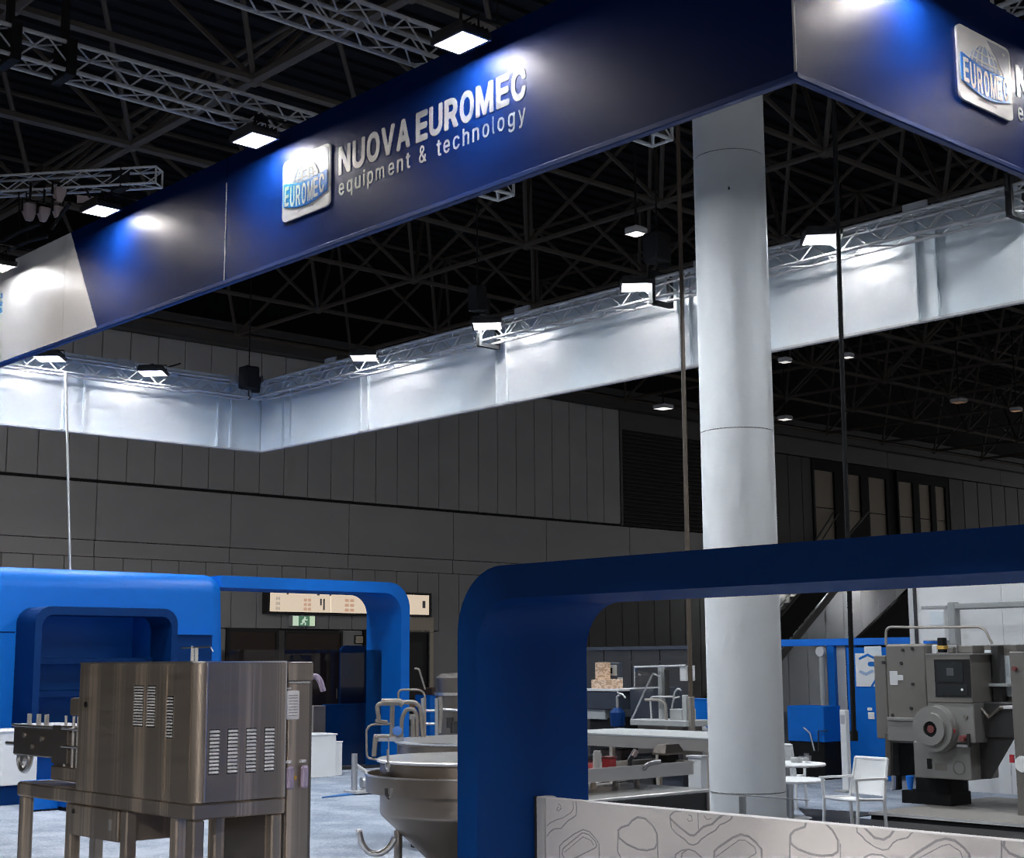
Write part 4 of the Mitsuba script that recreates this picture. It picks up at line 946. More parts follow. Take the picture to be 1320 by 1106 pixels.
part(t, 'rail', pipe(P([(566, 914), (600, 916)], 20.6), 0.018, 8), 'steel_bright')
part(t, 'valve', cat([rod(at(580, 938, D=20.6), at(580, 925, D=20.6), 0.05, 10), rod(at(586, 945, D=20.6), at(586, 930, D=20.6), 0.06, 10)]), 'charcoal')
for q in (0.6, 2.7, 4.7): part(t, 'leg', rod((c[0] + 0.28 * math.cos(q), c[1] + 0.28 * math.sin(q), 0), (c[0] + 0.28 * math.cos(q), c[1] + 0.28 * math.sin(q), 0.4), 0.03, 8), 'steel_dark')
t = thing('low_cupboard', 'brown topped low cupboard behind the pipework at the portal', 'cupboard')
p0, p1 = at(535, 885, Y=23.4), at(562, 897, Y=23.4)
part(t, 'body', box(p0[0] + 0.4, p1[0] + 0.4, 23.4, 23.9, 0, p1[2] + 0.02, 0.01), 'blue')
part(t, 'top', box(p0[0] + 0.4, p1[0] + 0.42, 23.35, 23.95, p1[2] + 0.02, p1[2] + 0.16, 0.01), 'brown')

t = thing('smoked_screen', 'low smoked glass screen standing in the bright blue portal opening', 'glass screen')
p0, p1 = at(286, 838, Y=23.6), at(512, 838, Y=23.6)
part(t, 'pane', box(p0[0], (p0[0] + p1[0]) / 2 - 0.006, 23.6, 23.61, 0.06, p1[2]), 'smoked')
part(t, 'pane', box((p0[0] + p1[0]) / 2 + 0.006, 17.96, 23.6, 23.61, 0.06, p1[2]), 'smoked')
part(t, 'base_rail', box(p0[0], 17.96, 23.58, 23.63, 0, 0.06), 'charcoal')

# ------------------------------------------------------------------ through the front portal: steel counters
t = thing('serving_counter', 'charcoal fronted counter with a steel top right behind the parapet', 'counter')
cx1 = at(915, 1017, Z=.95)[0]
part(t, 'base', box(8.0, cx1 - 0.005, 8.30, 9.3, 0.06, 0.925, 0.004), 'charcoal')
part(t, 'top', box(7.95, cx1, 8.27, 9.35, 0.925, 0.952, 0.006), 'steel_bright')
part(t, 'edge_post', box(cx1 - 0.02, cx1 + 0.004, 8.285, 8.31, 0.06, 0.925), 'steel_satin')
part(t, 'kick_plate', box(8.02, cx1 - 0.03, 8.35, 9.28, 0, 0.06), 'black')
t = thing('conveyor_tray', 'rounded steel conveyor tray standing above the charcoal counter', 'tray')
TX0, TX1, TY0, TY1 = 8.6, 10.15, 8.72, 9.25
o = rrect(TX0, TY0, TX1, TY1, 0.12)
part(t, 'rim', prism(o.difference(o.buffer(-0.03)), 'Z', 1.03, 0.10), 'steel_bright', smooth=35)
part(t, 'bead', prism(o.buffer(0.008).difference(o.buffer(-0.036)), 'Z', 1.13, 0.012), 'steel_bright', smooth=35)
part(t, 'floor', prism(o.buffer(-0.03), 'Z', 1.035, 0.015), 'steel_satin')
for x, y, m in ((9.05, 8.95, 'amber'), (9.42, 9.05, 'charcoal'), (9.0, 9.1, 'charcoal'), (9.62, 8.98, 'charcoal')):
    part(t, 'post', rod((x, y, 0.952), (x, y, 1.03), 0.024, 10), 'steel_satin' if m != 'amber' else 'cream')
t = thing('drive_unit', 'dark cap shaped drive unit standing in the steel tray', 'machine part')
c = at(862, 985, Y=9.02)
part(t, 'motor', box(c[0] - 0.085, c[0] + 0.08, c[1] - 0.055, c[1] + 0.055, 1.05, 1.19, 0.01), 'black')
part(t, 'cap', trimesh.convex.convex_hull(np.array([(c[0] + a * w, c[1] + e * w * .6, z) for a in (-1, 1) for e in (-1, 1) for w, z in ((0.13, 1.19), (0.13, 1.205), (0.085, 1.28))])), 'steel_dark')
t = thing('white_canister', 'white upright canister standing left in the steel tray', 'canister')
c = at(770, 985, Y=9.0)
part(t, 'body', rod((c[0], c[1], 1.05), (c[0], c[1], 1.24), 0.036, 20), 'white', smooth=40)
part(t, 'cap', rod((c[0], c[1], 1.24), (c[0], c[1], 1.262), 0.03, 20), 'white')
t = thing('red_box', 'small red box beside the white canister', 'box')
c = at(782, 985, Y=9.1)
part(t, 'body', box(c[0] - 0.03, c[0] + 0.06, c[1] - 0.06, c[1] + 0.03, 1.05, 1.185, 0.005), 'red')
part(t, 'lid', box(c[0] - 0.034, c[0] + 0.064, c[1] - 0.064, c[1] + 0.034, 1.185, 1.20), 'red_dark')
t = thing('tray_pipe', 'pale curved outlet pipe lying over the steel tray', 'pipe')
solid(t, pipe(P([(830, 992), (834, 986), (842, 983), (852, 982)], 12.8), 0.020, 10, 0.05), 'alu', smooth=40)
t = thing('brush_tool', 'small upright tool with a pale grip in the steel tray', 'tool')
part(t, 'handle', pipe(P([(812, 993), (812, 980), (820, 966)], 12.75), 0.022, 8), 'charcoal')
part(t, 'grip', pipe(P([(817, 975), (821, 967)], 12.7), 0.02, 8), 'pinkish')
for i, (px, py) in enumerate(((764, 1010), (788, 1012), (801, 1008))):
    t = thing('spatula', ['white slip lying leftmost on the steel counter top', 'white slip lying on the steel counter top, middle one', 'dark slip lying on the steel counter top under the tray'][i], 'slip', 'slips on the steel counter')
    c = at(px, py, Z=0.955)
    solid(t, box(c[0] - 0.07, c[0] + 0.07, c[1] - 0.03, c[1] + 0.03, 0.952, 0.962), 'white' if i < 2 else 'charcoal')

# rear steel counter and what stands on it
t = thing('rear_counter', 'long pale steel counter in front of the cluttered machines, left of the column', 'counter')
RZ = 1.10
rp0, rp1 = at(745, 943, Z=RZ), at(912, 951, Z=RZ)
RXc = (rp0[0] + rp1[0]) / 2
ry0, ry1 = at(914, 950, X=RXc)[1], at(720, 943, X=RXc)[1]
part(t, 'top', box(RXc, RXc + 1.2, ry0, ry1, RZ - 0.03, RZ, 0.008), 'grey_frame')
part(t, 'apron', box(RXc + 0.01, RXc + 0.05, ry0, ry1, RZ - 0.17, RZ - 0.03), 'steel_satin')
part(t, 'rear_apron', box(RXc + 1.1, RXc + 1.14, ry0, ry1, RZ - 0.17, RZ - 0.03), 'alu')
for y in np.linspace(ry0 + 0.1, ry1 - 0.1, 4):
    for x in (RXc + 0.06, RXc + 1.04):
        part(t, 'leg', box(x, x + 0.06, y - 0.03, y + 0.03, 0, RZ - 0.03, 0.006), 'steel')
part(t, 'under_shelf', box(RXc + 0.08, RXc + 1.1, ry0 + 0.1, ry1 - 0.1, 0.25, 0.28), 'steel_dark')
for i, (px, w, h, m) in enumerate(((768, 0.34, 0.45, 'red_dark'), (800, 0.36, 0.6, 'brown'), (838, 0.42, 0.5, 'charcoal'), (878, 0.36, 0.4, 'slate'))):
    t = thing('storage_crate', ['dark red crate under the pale steel counter, leftmost', 'brown crate under the pale steel counter', 'charcoal crate under the pale steel counter, behind the drive unit', 'slate blue crate under the pale steel counter near the column'][i], 'crate', 'crates under the pale steel counter')
    c = at(px, 990, D=19.4)
    c[0] = RXc + 0.5
    c[1] = at(px, 965, X=RXc + 0.5)[1]
    part(t, 'body', box(c[0] - 0.2, c[0] + w - 0.2, c[1] - w / 2, c[1] + w / 2, 0.28, 0.28 + h, 0.02), m)
    part(t, 'lid', box(c[0] - 0.22, c[0] + w - 0.18, c[1] - w / 2 - 0.02, c[1] + w / 2 + 0.02, 0.28 + h, 0.32 + h, 0.01), 'charcoal')
def px_box(x0, y0, x1, y1, X, depth, bevel=0.008):
    """A box whose face x=X spans that rectangle as measured in the photograph."""
    a, c = at(x0, (y0 + y1) / 2, X=X), at(x1, (y0 + y1) / 2, X=X)
    zt, zb = at((x0 + x1) / 2, y0, X=X)[2], at((x0 + x1) / 2, y1, X=X)[2]
    return box(X, X + depth, c[1], a[1], zb, zt, bevel)
def dims(m): return m.bounds[0], m.bounds[1]
X2 = RXc + 1.6
t = thing('dark_cabinet', 'slate blue machine cabinet left behind the steel counter', 'cabinet')
part(t, 'body', px_box(748, 891, 795, 914, X2, 0.7), 'slate')
part(t, 'lower_box', px_box(748, 914, 780, 927, X2 + 0.05, 0.6), 'grey_frame')
part(t, 'top_plate', px_box(747, 888, 797, 891, X2 - 0.02, 0.75, 0.002), 'alu_pale')
b0, b1 = dims(px_box(748, 914, 795, 927, X2, 0.7))
part(t, 'pedestal', box(X2 + 0.1, X2 + 0.6, b0[1] + 0.1, b1[1] - 0.1, 0, b0[2] + 0.02), 'black')
zt = dims(px_box(747, 888, 797, 891, X2 - 0.02, 0.75, 0.002))[1][2]
def stack_box(label, x0, y0, x1, y1, X, m, zb, depth=0.3):
    t = thing('printed_box', label, 'box', 'speckled cardboard boxes')
    q = px_box(x0, y0, x1, y1, X, depth)
    lo, hi = dims(q)
    part(t, 'carton', box(lo[0], hi[0], lo[1], hi[1], zb, hi[2], 0.004), m)
    part(t, 'tape', box(lo[0] - 0.001, hi[0], lo[1] + (hi[1] - lo[1]) * .45, lo[1] + (hi[1] - lo[1]) * .55, hi[2], hi[2] + 0.002), 'cream')
    return hi[2]
zz = stack_box('speckled brown cardboard box on the slate cabinet, lower one of two', 762, 876, 785, 888, X2 + 0.1, 'granite', zt)
stack_box('tall narrow speckled box on top of the lower speckled box', 767, 854, 775, 876, X2 + 0.15, 'granite', zz + 0.003, 0.2)
t = thing('monitor', 'grey framed monitor mounted over the speckled boxes', 'monitor')
part(t, 'case', px_box(775, 854, 798, 874, X2 + 0.42, 0.08), 'slate')
part(t, 'screen', px_box(778, 857, 795, 871, X2 + 0.415, 0.006, 0), 'grey_frame')
part(t, 'camera_dot', px_box(783, 861, 789, 868, X2 + 0.41, 0.004, 0), 'black')
lo, hi = dims(px_box(796, 874, 800, 888, X2 + 0.42, 0.05))
part(t, 'stand', box(lo[0], hi[0], lo[1], hi[1], zt, hi[2] + 0.01), 'grey_frame')
part(t, 'cross_bar', px_box(748, 852, 884, 854, X2 + 0.5, 0.04, 0), 'charcoal')
part(t, 'bar_post', px_box(797, 854, 799, 889, X2 + 0.5, 0.04, 0), 'charcoal')
t = thing('partition_wall', 'low charcoal partition panel behind the cluttered machines', 'partition')
a_, c_ = at(745, 900, X=X2 + 2.2), at(890, 900, X=X2 + 2.2)
for i in range(4):
    y0 = c_[1] + (a_[1] - c_[1]) / 4 * i
    part(t, 'panel', box(X2 + 2.2, X2 + 2.26, y0 + 0.01, y0 + (a_[1] - c_[1]) / 4 - 0.01, 0.0, at(800, 838, X=X2 + 2.2)[2]), 'charcoal')
part(t, 'cap_rail', box(X2 + 2.18, X2 + 2.28, c_[1], a_[1], at(800, 838, X=X2 + 2.2)[2], at(800, 836, X=X2 + 2.2)[2] + 0.03), 'slate')
t = thing('wrapping_machine', 'clear guarded wrapping machine with thin steel arms behind the counter', 'machine')
X3 = X2 - 0.15
for pts, rr, m in (([(818, 860), (884, 858)], 0.016, 'alu'), ([(818, 860), (818, 886)], 0.008, 'alu_pale'), ([(842, 868), (836, 880), (820, 915), (813, 930)], 0.014, 'alu'), ([(842, 868), (850, 872)], 0.014, 'alu'),
                   ([(832, 902), (850, 902), (858, 906), (860, 948)], 0.022, 'steel_satin'), ([(840, 930), (838, 898), (868, 898)], 0.012, 'alu_pale'), ([(868, 905), (869, 893), (874, 887), (878, 890)], 0.014, 'alu'), ([(866, 913), (868, 900), (876, 898)], 0.012, 'alu'), ([(806, 900), (803, 895), (796, 893)], 0.014, 'alu'), ([(810, 888), (850, 886)], 0.010, 'alu_pale')):
    q = [at(a, c, X=X3) for a, c in pts]
    part(t, 'arm', pipe(q, rr, 8, 0.06), m, smooth=40)
part(t, 'housing', px_box(812, 886, 850, 933, X3 + 0.25, 0.5), 'slate')
part(t, 'control_box', px_box(863, 914, 879, 932, X3 + 0.05, 0.3), 'grey_frame')
part(t, 'column_post', px_box(848, 860, 853, 930, X3 + 0.1, 0.08), 'grey_frame')
part(t, 'column_post', px_box(856, 862, 859, 900, X3 + 0.1, 0.08), 'charcoal')
part(t, 'head', px_box(876, 858, 884, 878, X3 + 0.02, 0.2), 'alu_pale')
part(t, 'post', px_box(879, 896, 885, 935, X3 + 0.02, 0.1), 'grey_frame')
part(t, 'post', px_box(886, 898, 890, 948, X3 + 0.02, 0.1), 'steel_satin')
part(t, 'base', px_box(812, 928, 884, 936, X3 - 0.05, 0.5), 'grey_frame')
part(t, 'guard', px_box(818, 861, 848, 897, X3 - 0.02, 0.004, 0), 'glass', label='clear guard pane')
lo, hi = dims(px_box(812, 928, 884, 936, X3 - 0.05, 0.5))
part(t, 'stand', box(lo[0] + 0.05, hi[0] - 0.05, lo[1] + 0.1, hi[1] - 0.1, 0, lo[2] + 0.01), 'steel_dark')
t = thing('blue_vessel', 'small blue vessel standing between the slate cabinet and the wrapping machine', 'vessel')
c = at(796, 925, X=X3)
part(t, 'body', lathe([(0, 0), (0.10, 0.01), (0.11, 0.2), (0.06, 0.26), (0, 0.27)], (X3, c[1], RZ), 20), 'blue_dark', smooth=30)
part(t, 'spout', pipe([(X3, c[1], RZ + 0.26), (X3, c[1], RZ + 0.42), (X3, c[1] - 0.06, RZ + 0.45)], 0.02, 8), 'alu')
t = thing('banner_stand', 'small blue banner panel close to the left side of the column', 'panel')
part(t, 'sheet', px_box(893, 900, 912, 938, X2 + 1.2, 0.03), 'blue')
lo, hi = dims(px_box(893, 900, 912, 938, X2 + 1.2, 0.03))
part(t, 'stand', box(lo[0], hi[0], lo[1] + 0.05, hi[1] - 0.05, 0, lo[2]), 'grey_frame')
part(t, 'white_band', px_box(892, 936, 910, 941, X2 + 1.19, 0.03, 0), 'white')
t = thing('white_block', 'white block behind the steel tray beside the column foot', 'block')
lo, hi = dims(px_box(886, 974, 904, 984, 11.8, 0.10))
part(t, 'body', box(lo[0], hi[0], lo[1], hi[1], 0.0, hi[2] - 0.02, 0.01), 'white')
part(t, 'top', box(lo[0] - 0.01, hi[0] + 0.01, lo[1] - 0.01, hi[1] + 0.01, hi[2] - 0.02, hi[2]), 'alu_pale')
t = thing('glass_screen', 'low clear glass screen with a grey post in front of the column foot', 'glass screen')
GX = 10.0
g0, g1 = at(917, 1028, X=GX), at(1042, 1027, X=GX)
gz = at(960, 1026, X=GX)[2]
part(t, 'pane', box(GX, GX + 0.01, g1[1], at(957, 1028, X=GX)[1] - 0.01, 0.15, gz), 'glass')
part(t, 'pane', box(GX, GX + 0.01, at(957, 1028, X=GX)[1] + 0.02, g0[1], 0.15, gz), 'glass')
part(t, 'top_edge', box(GX - 0.003, GX + 0.013, g1[1], g0[1], gz, gz + 0.008), 'grey_frame')
pm = at(957, 1028, X=GX)[1]
part(t, 'post', box(GX - 0.02, GX + 0.02, pm - 0.022, pm + 0.022, 0, gz - 0.005), 'grey_frame')
part(t, 'base_rail', box(GX - 0.03, GX + 0.04, g1[1], g0[1], 0.0, 0.15, 0.01), 'alu_pale')

# ------------------------------------------------------------------ chairs and round tables right of the column
def chair(label, pos, rot, group='white sling armchairs'):
    t = thing('armchair', label, 'chair', group)
    c, s = math.cos(rot), math.sin(rot)
    def W(p): return np.array([pos[0] + c * p[0] - s * p[1], pos[1] + s * p[0] + c * p[1], p[2]])
    def L(*pts): return [W(p) for p in pts]
    # local: +y is where the sitter looks
    for k in (-1, 1):
        x = 0.27 * k
        part(t, 'rear_leg', pipe(L((x, -0.22, 0.0), (x, -0.20, 0.42), (x * .93, -0.30, 0.88)), 0.019, 8, 0.05), 'white', smooth=40)
        part(t, 'front_leg', pipe(L((x, 0.25, 0.0), (x, 0.22, 0.42), (x, 0.24, 0.65)), 0.019, 8, 0.05), 'white', smooth=40)
        part(t, 'armrest', trimesh.convex.convex_hull(np.array(L(*[(x + a, y, z) for a in (-0.028, 0.028) for y, z in ((-0.25, 0.645), (-0.25, 0.67), (0.27, 0.65), (0.27, 0.675))]))), 'white')
        part(t, 'seat_rail', pipe(L((x * .95, -0.2, 0.42), (x * .95, 0.23, 0.44)), 0.016, 8), 'white')
    part(t, 'front_rail', pipe(L((-0.26, 0.22, 0.43), (0.26, 0.22, 0.43)), 0.016, 8), 'white')
    g = []
    for i in range(9):
        q = i / 8
        g.append([W((-0.255 + 0.51 * q, y, 0.43 - 0.018 * math.sin(math.pi * q))) for y in (-0.20, 0.22)])
    g = np.array(g)
    def sheet(g):
        n = len(g)
        top = g.reshape(-1, 3)
        nn = unit(np.cross(g[1, 0] - g[0, 0], g[0, 1] - g[0, 0])) * 0.006
        V = np.vstack([top, top - nn])
        F = []
        for i in range(n - 1):
            a, b_, c_, d_ = 2 * i, 2 * i + 1, 2 * i + 3, 2 * i + 2
            F += [[a, b_, c_], [a, c_, d_], [a + 2 * n, c_ + 2 * n, b_ + 2 * n], [a + 2 * n, d_ + 2 * n, c_ + 2 * n]]
            F += [[b_, b_ + 2 * n, c_ + 2 * n], [b_, c_ + 2 * n, c_], [a, d_, d_ + 2 * n], [a, d_ + 2 * n, a + 2 * n]]
        return trimesh.Trimesh(V, F, process=False)
    part(t, 'seat', sheet(g), 'white', smooth=30)
    g = []
    for i in range(9):
        q = i / 8
        g.append([W((-0.25 + 0.50 * q, -0.205 - 0.10 * (z - 0.44) / 0.44 - 0.015 * math.sin(math.pi * q), z)) for z in (0.46, 0.87)])
    part(t, 'backrest', sheet(np.array(g)), 'white', smooth=30)
    part(t, 'top_rail', pipe(L((-0.25, -0.30, 0.875), (0.25, -0.30, 0.875)), 0.017, 8), 'white')
c = at(1103, 1063, D=17.6)
chair('white sling armchair in front of the big grey machine, facing left', (c[0], c[1]), math.radians(80))
c = at(1008, 1030, D=21.0)
chair('white sling armchair half hidden behind the right side of the column', (c[0], c[1]), math.radians(-70))
def round_table(label, px, py, D, r, z):
    t = thing('round_table', label, 'table', 'white round tables')
    c = at(px, py, D=D)
    part(t, 'top', lathe([(0, z - 0.03), (r - 0.01, z - 0.03), (r, z - 0.02), (r, z - 0.006), (r - 0.008, z), (0, z)], (c[0], c[1], 0), 48), 'white', smooth=30)
    part(t, 'stem', rod((c[0], c[1], 0.02), (c[0], c[1], z - 0.03), 0.035, 14), 'alu', smooth=40)
    part(t, 'foot', lathe([(0, 0), (r * .6, 0), (r * .6, 0.015), (0.04, 0.03), (0, 0.03)], (c[0], c[1], 0), 32), 'white', smooth=30)
    return c, z
tc, tz = round_table('white round table between the column and the armchair', 1014, 977, 19.6, 0.50, 0.70)
tc2, tz2 = round_table('lower white round table beside the column, nearer than the taller one', 1018, 993, 18.3, 0.42, 0.60)
for i, (dx, dy, h) in enumerate(((0.18, -0.22, 0.10), (0.24, -0.14, 0.12), (0.15, -0.12, 0.09))):
    t = thing('drinking_glass', ['clear glass on the white round table, nearest', 'taller clear glass on the white round table', 'short clear glass on the white round table, farthest'][i], 'glass', 'glasses on the white round table')
    part(t, 'cup', lathe([(0.0, 0), (0.028, 0), (0.034, h), (0.031, h), (0.026, 0.006), (0, 0.006)], (tc[0] + dx, tc[1] + dy, tz), 18), 'glass', smooth=30)
t = thing('napkin_holder', 'small grey napkin holder on the white round table', 'holder')
solid(t, box(tc[0] + 0.10, tc[0] + 0.2, tc[1] - 0.10, tc[1] + 0.02, tz, tz + 0.07, 0.01), 'grey_frame')

# ------------------------------------------------------------------ stand at the back right
t = thing('platform', 'low dark platform with a worn top under the big grey machine', 'platform')
PXF = at(1140, 1048, Z=.10)[0]
yb = at(1120, 1048, X=PXF)[1]
part(t, 'top', box(PXF, PXF + 3.0, 4.0, yb, 0.07, 0.10, 0.006), 'platform')
part(t, 'front', box(PXF + 0.02, PXF + 2.98, 4.0, yb - 0.02, 0.0, 0.07), 'black')
part(t, 'edge_strip', box(PXF - 0.006, PXF, 4.0, yb, 0.065, 0.102), 'alu_pale')

t = thing('grey_machine', 'big grey industrial machine with a black screen and a round port', 'machine')
XM = at(1140, 1030, Z=.12)[0] - 0.35
def mbox(x0, y0, x1, y1, d0, d1, bevel=0.012): return px_box(x0, y0, x1, y1, XM + d0, d1 - d0, bevel)
part(t, 'main_body', mbox(1143, 830, 1196, 958, 0.12, 1.0, 0.03), 'machine_grey')
part(t, 'side_flap', mbox(1128, 845, 1144, 952, 0.22, 0.9), 'machine_grey')
part(t, 'lower_panel', mbox(1144, 928, 1180, 955, 0.09, 0.13, 0.004), 'machine_pale')
part(t, 'panel_ledge', mbox(1143, 925, 1178, 929, 0.06, 0.13, 0.004), 'machine_pale')
sh = mbox(1194, 843, 1252, 906, -0.12, 0.75, 0.01)
pb = part(t, 'panel_box', sh, 'machine_grey', label='control panel housing')
part(pb, 'bezel', mbox(1205, 850, 1251, 899, -0.128, -0.12, 0.0), 'black_gloss')
part(pb, 'display', mbox(1208, 854, 1241, 879, -0.134, -0.128, 0.0), 'screen')
part(pb, 'display_mark', mbox(1220, 861, 1229, 871, -0.136, -0.134, 0.0), 'screen_pale')
part(pb, 'key_strip', mbox(1208, 882, 1247, 896, -0.133, -0.128, 0.0), 'screen')
q = at(1240, 889, X=XM - 0.14)
part(pb, 'button', rod(q, q + [0.02, 0, 0], 0.016, 12), 'white')
part(pb, 'top_edge', mbox(1193, 842, 1254, 844, -0.13, 0.74, 0.0), 'machine_pale')
part(t, 'head_block', mbox(1197, 905, 1256, 957, -0.10, 0.70, 0.012), 'machine_pale')
part(t, 'base_block', mbox(1178, 957, 1251, 1004, -0.04, 0.65, 0.012), 'machine_pale')
part(t, 'base_slot', mbox(1195, 978, 1201, 991, -0.046, -0.04, 0.0), 'black')
part(t, 'base_recess', mbox(1205, 984, 1220, 993, -0.045, -0.04, 0.0), 'machine_grey')
q0 = at(1236, 990, X=XM - 0.045)
part(t, 'base_ring', prism(shapely.Point(q0[1], q0[2]).buffer(0.09).difference(shapely.Point(q0[1], q0[2]).buffer(0.075)), 'X', XM - 0.046, 0.006), 'machine_grey')
# round port: stepped rings
pc = at(1198, 940, X=XM - 0.3)
def disc(name, r0, r1, x0, x1, m):
    pr = [(r0, 0), (r1, 0), (r1, x1 - x0), (r0, x1 - x0), (r0, 0)] if r0 > 0 else [(0, 0), (r1, 0), (r1, x1 - x0), (0, x1 - x0)]
    d = trimesh.creation.revolve(np.array(pr), sections=48)
    if d.volume < 0: d.invert()
    d.apply_transform(trimesh.transformations.rotation_matrix(math.pi / 2, [0, 1, 0]))
    d.apply_translation((x0, pc[1], pc[2]))
    return part(t, name, d, m, smooth=30)
disc('port_drum', 0.0, 0.31, XM - 0.18, XM - 0.09, 'machine_pale')
disc('port_ring', 0.16, 0.295, XM - 0.24, XM - 0.18, 'machine_pale')
disc('port_ring', 0.10, 0.21, XM - 0.29, XM - 0.20, 'machine_pale')
disc('port_hole', 0.0, 0.10, XM - 0.26, XM - 0.19, 'black')
disc('port_core', 0.0, 0.05, XM - 0.275, XM - 0.26, 'red_dark')
for px, py, m in ((1227, 942, 'red'), (1239, 952, 'red_dark')):
    q = at(px, py, X=XM - 0.2)
    part(t, 'red_knob', rod(q, q + [0.1, 0, 0], 0.04, 12), m, label='red knob')
q = at(1245, 924, X=XM - 0.1); part(t, 'eye_bolt', rod(q - [0.02, 0, 0], q, 0.03, 12), 'machine_grey')
part(t, 'knob_bracket', mbox(1233, 960, 1247, 963, -0.16, -0.09, 0.0), 'alu')
part(t, 'knob_bracket', mbox(1246, 946, 1249, 963, -0.14, -0.09, 0.0), 'charcoal')
for px, py in ((1175, 836), (1163, 838), (1161, 855), (1176, 882), (1138, 854), (1174, 913), (1150, 922)):
    q = at(px, py, X=XM + 0.1); part(t, 'bolt', rod(q, q + [0.03, 0, 0], 0.022, 10), 'charcoal')
part(t, 'sticker', mbox(1147, 865, 1157, 883, 0.112, 0.118, 0.0), 'alu_pale', label='pale worn sticker')
part(t, 'sticker', mbox(1157, 870, 1164, 877, 0.112, 0.118, 0.0), 'alu_pale')
part(t, 'top_hood', mbox(1201, 831, 1208, 844, 0.1, 0.6, 0.01), 'alu_pale')
sl = part(t, 'beacon', mbox(1208, 822, 1216, 841, -0.05, 0.05, 0.01), 'black', label='black beacon')
part(sl, 'band', mbox(1207.6, 832, 1216.4, 837, -0.056, 0.056, 0.0), 'amber')
part(t, 'valve', cat([mbox(1221, 834, 1228, 842, 0.0, 0.1), mbox(1235, 832, 1254, 842, 0.1, 0.4)]), 'machine_grey')
part(t, 'pipe_rail', pipe([at(a, c_, X=XM + 0.25) for a, c_ in ((1142, 832), (1142, 808), (1190, 809), (1262, 808), (1270, 812), (1279, 830))], 0.018, 8, 0.1), 'steel_satin', smooth=40)
part(t, 'right_tower', mbox(1266, 831, 1313, 905, 0.55, 1.1, 0.01), 'machine_grey')
part(t, 'tower_window', mbox(1268, 838, 1279, 883, 0.53, 0.55, 0.0), 'white_cool')
part(t, 'tower_post', mbox(1280, 832, 1290, 960, 0.35, 0.5, 0.008), 'charcoal')
part(t, 'tower_window', mbox(1292, 845, 1306, 898, 0.53, 0.55, 0.0), 'white_cool')
part(t, 'tower_shelf', mbox(1264, 881, 1300, 885, 0.3, 0.6, 0.004), 'grey_frame')
part(t, 'drive_housing', mbox(1258, 905, 1312, 952, 0.15, 0.9, 0.02), 'charcoal')
part(t, 'drive_arm', pipe([at(a, c_, X=XM + 0.1) for a, c_ in ((1258, 905), (1275, 925), (1290, 912), (1318, 912))], 0.03, 8), 'steel_dark')
part(t, 'arm_plate', mbox(1293, 910, 1322, 914, -0.1, 0.1, 0.004), 'alu_pale')
part(t, 'slope_cover', trimesh.convex.convex_hull(np.array([at(1252, 952, X=XM + .2), at(1308, 952, X=XM + .2), at(1252, 1004, X=XM + .2), at(1278, 1004, X=XM + .2), at(1252, 952, X=XM + .7), at(1308, 952, X=XM + .7), at(1252, 1004, X=XM + .7), at(1278, 1004, X=XM + .7)])), 'charcoal')
part(t, 'tower_leg', mbox(1306, 840, 1326, 1036, -0.2, 0.3, 0.01), 'machine_grey')
q = at(1318, 985, X=XM - 0.2); part(t, 'leg_window', rod(q - [0.008, 0, 0], q, 0.10, 24), 'white')
q = at(1309, 862, X=XM - 0.2); part(t, 'red_knob', rod(q - [0.05, 0, 0], q, 0.03, 10), 'red_dark')
q = at(1304, 978, X=XM); part(t, 'red_tag', box(q[0], q[0] + .02, q[1] - .03, q[1] + .03, q[2] - .05, q[2] + .05), 'red')
part(t, 'support', cat([mbox(1144, 955, 1160, 1000, 0.3, 0.8), mbox(1150, 1000, 1158, 1018, 0.3, 0.4), mbox(1180, 1003, 1225, 1022, 0.25, 0.7)]), 'black')
lo = dims(mbox(1180, 1003, 1225, 1026, 0.25, 0.7))[0]
part(t, 'pedestal', box(XM + 0.25, XM + 0.75, lo[1], lo[1] + 0.75, 0.10, lo[2] + 0.05), 'black')
tl = dims(mbox(1306, 840, 1326, 1036, -0.2, 0.3))
part(t, 'leg_foot', box(XM - 0.2, XM + 0.3, tl[0][1], tl[1][1], 0.10, tl[0][2] + 0.05), 'machine_grey')
part(t, 'mixer_tap', cat([pipe([at(a, c_, X=XM + 0.15) for a, c_ in ((1146, 945), (1146, 1000))], 0.05, 10), rod(at(1147, 943, X=XM + .15), at(1147, 937, X=XM + .15), 0.04, 10)]), 'steel_dark')
part(t, 'hose', pipe([at(a, c_, X=XM + 0.05) for a, c_ in ((1152, 1000), (1152, 1016), (1150, 1018))], 0.03, 8), 'alu')
q = at(1173, 1008, X=XM + 0.1)
part(t, 'funnel', rod(q + [0, 0, 0.08], q - [0, 0, 0.10], 0.055, 14, 0.03), 'blue_bright', label='blue funnel')

# blue portal, posters and white booth wall behind
XB = 22.2
t = thing('blue_beam', 'thin bright blue portal beam with slim posts behind the chairs, right of the column', 'portal frame')
lo, hi = dims(px_box(960, 823, 1207, 832, XB, 0.25))
part(t, 'beam', px_box(960, 823, 1207, 832, XB, 0.25, 0.004), 'blue_bright')
for x0, x1, m in ((1068, 1077, 'blue'), (1092, 1106, 'blue_dark')):
    l2, h2 = dims(px_box(x0, 832, x1, 960, XB + 0.02, 0.2))
    part(t, 'post', box(XB + 0.02, XB + 0.2, l2[1], h2[1], 0, lo[2]), m)
l2, h2 = dims(px_box(1078, 832, 1092, 960, XB + 0.1, 0.1))
part(t, 'infill', box(XB + 0.1, XB + 0.15, l2[1], h2[1], 0, lo[2]), 'grey_panel')
t = thing('poster_panel', 'blue booth panel with a white logo poster left of the big machine', 'poster')
l2, h2 = dims(px_box(1093, 833, 1150, 960, XB - 0.3, 0.06))
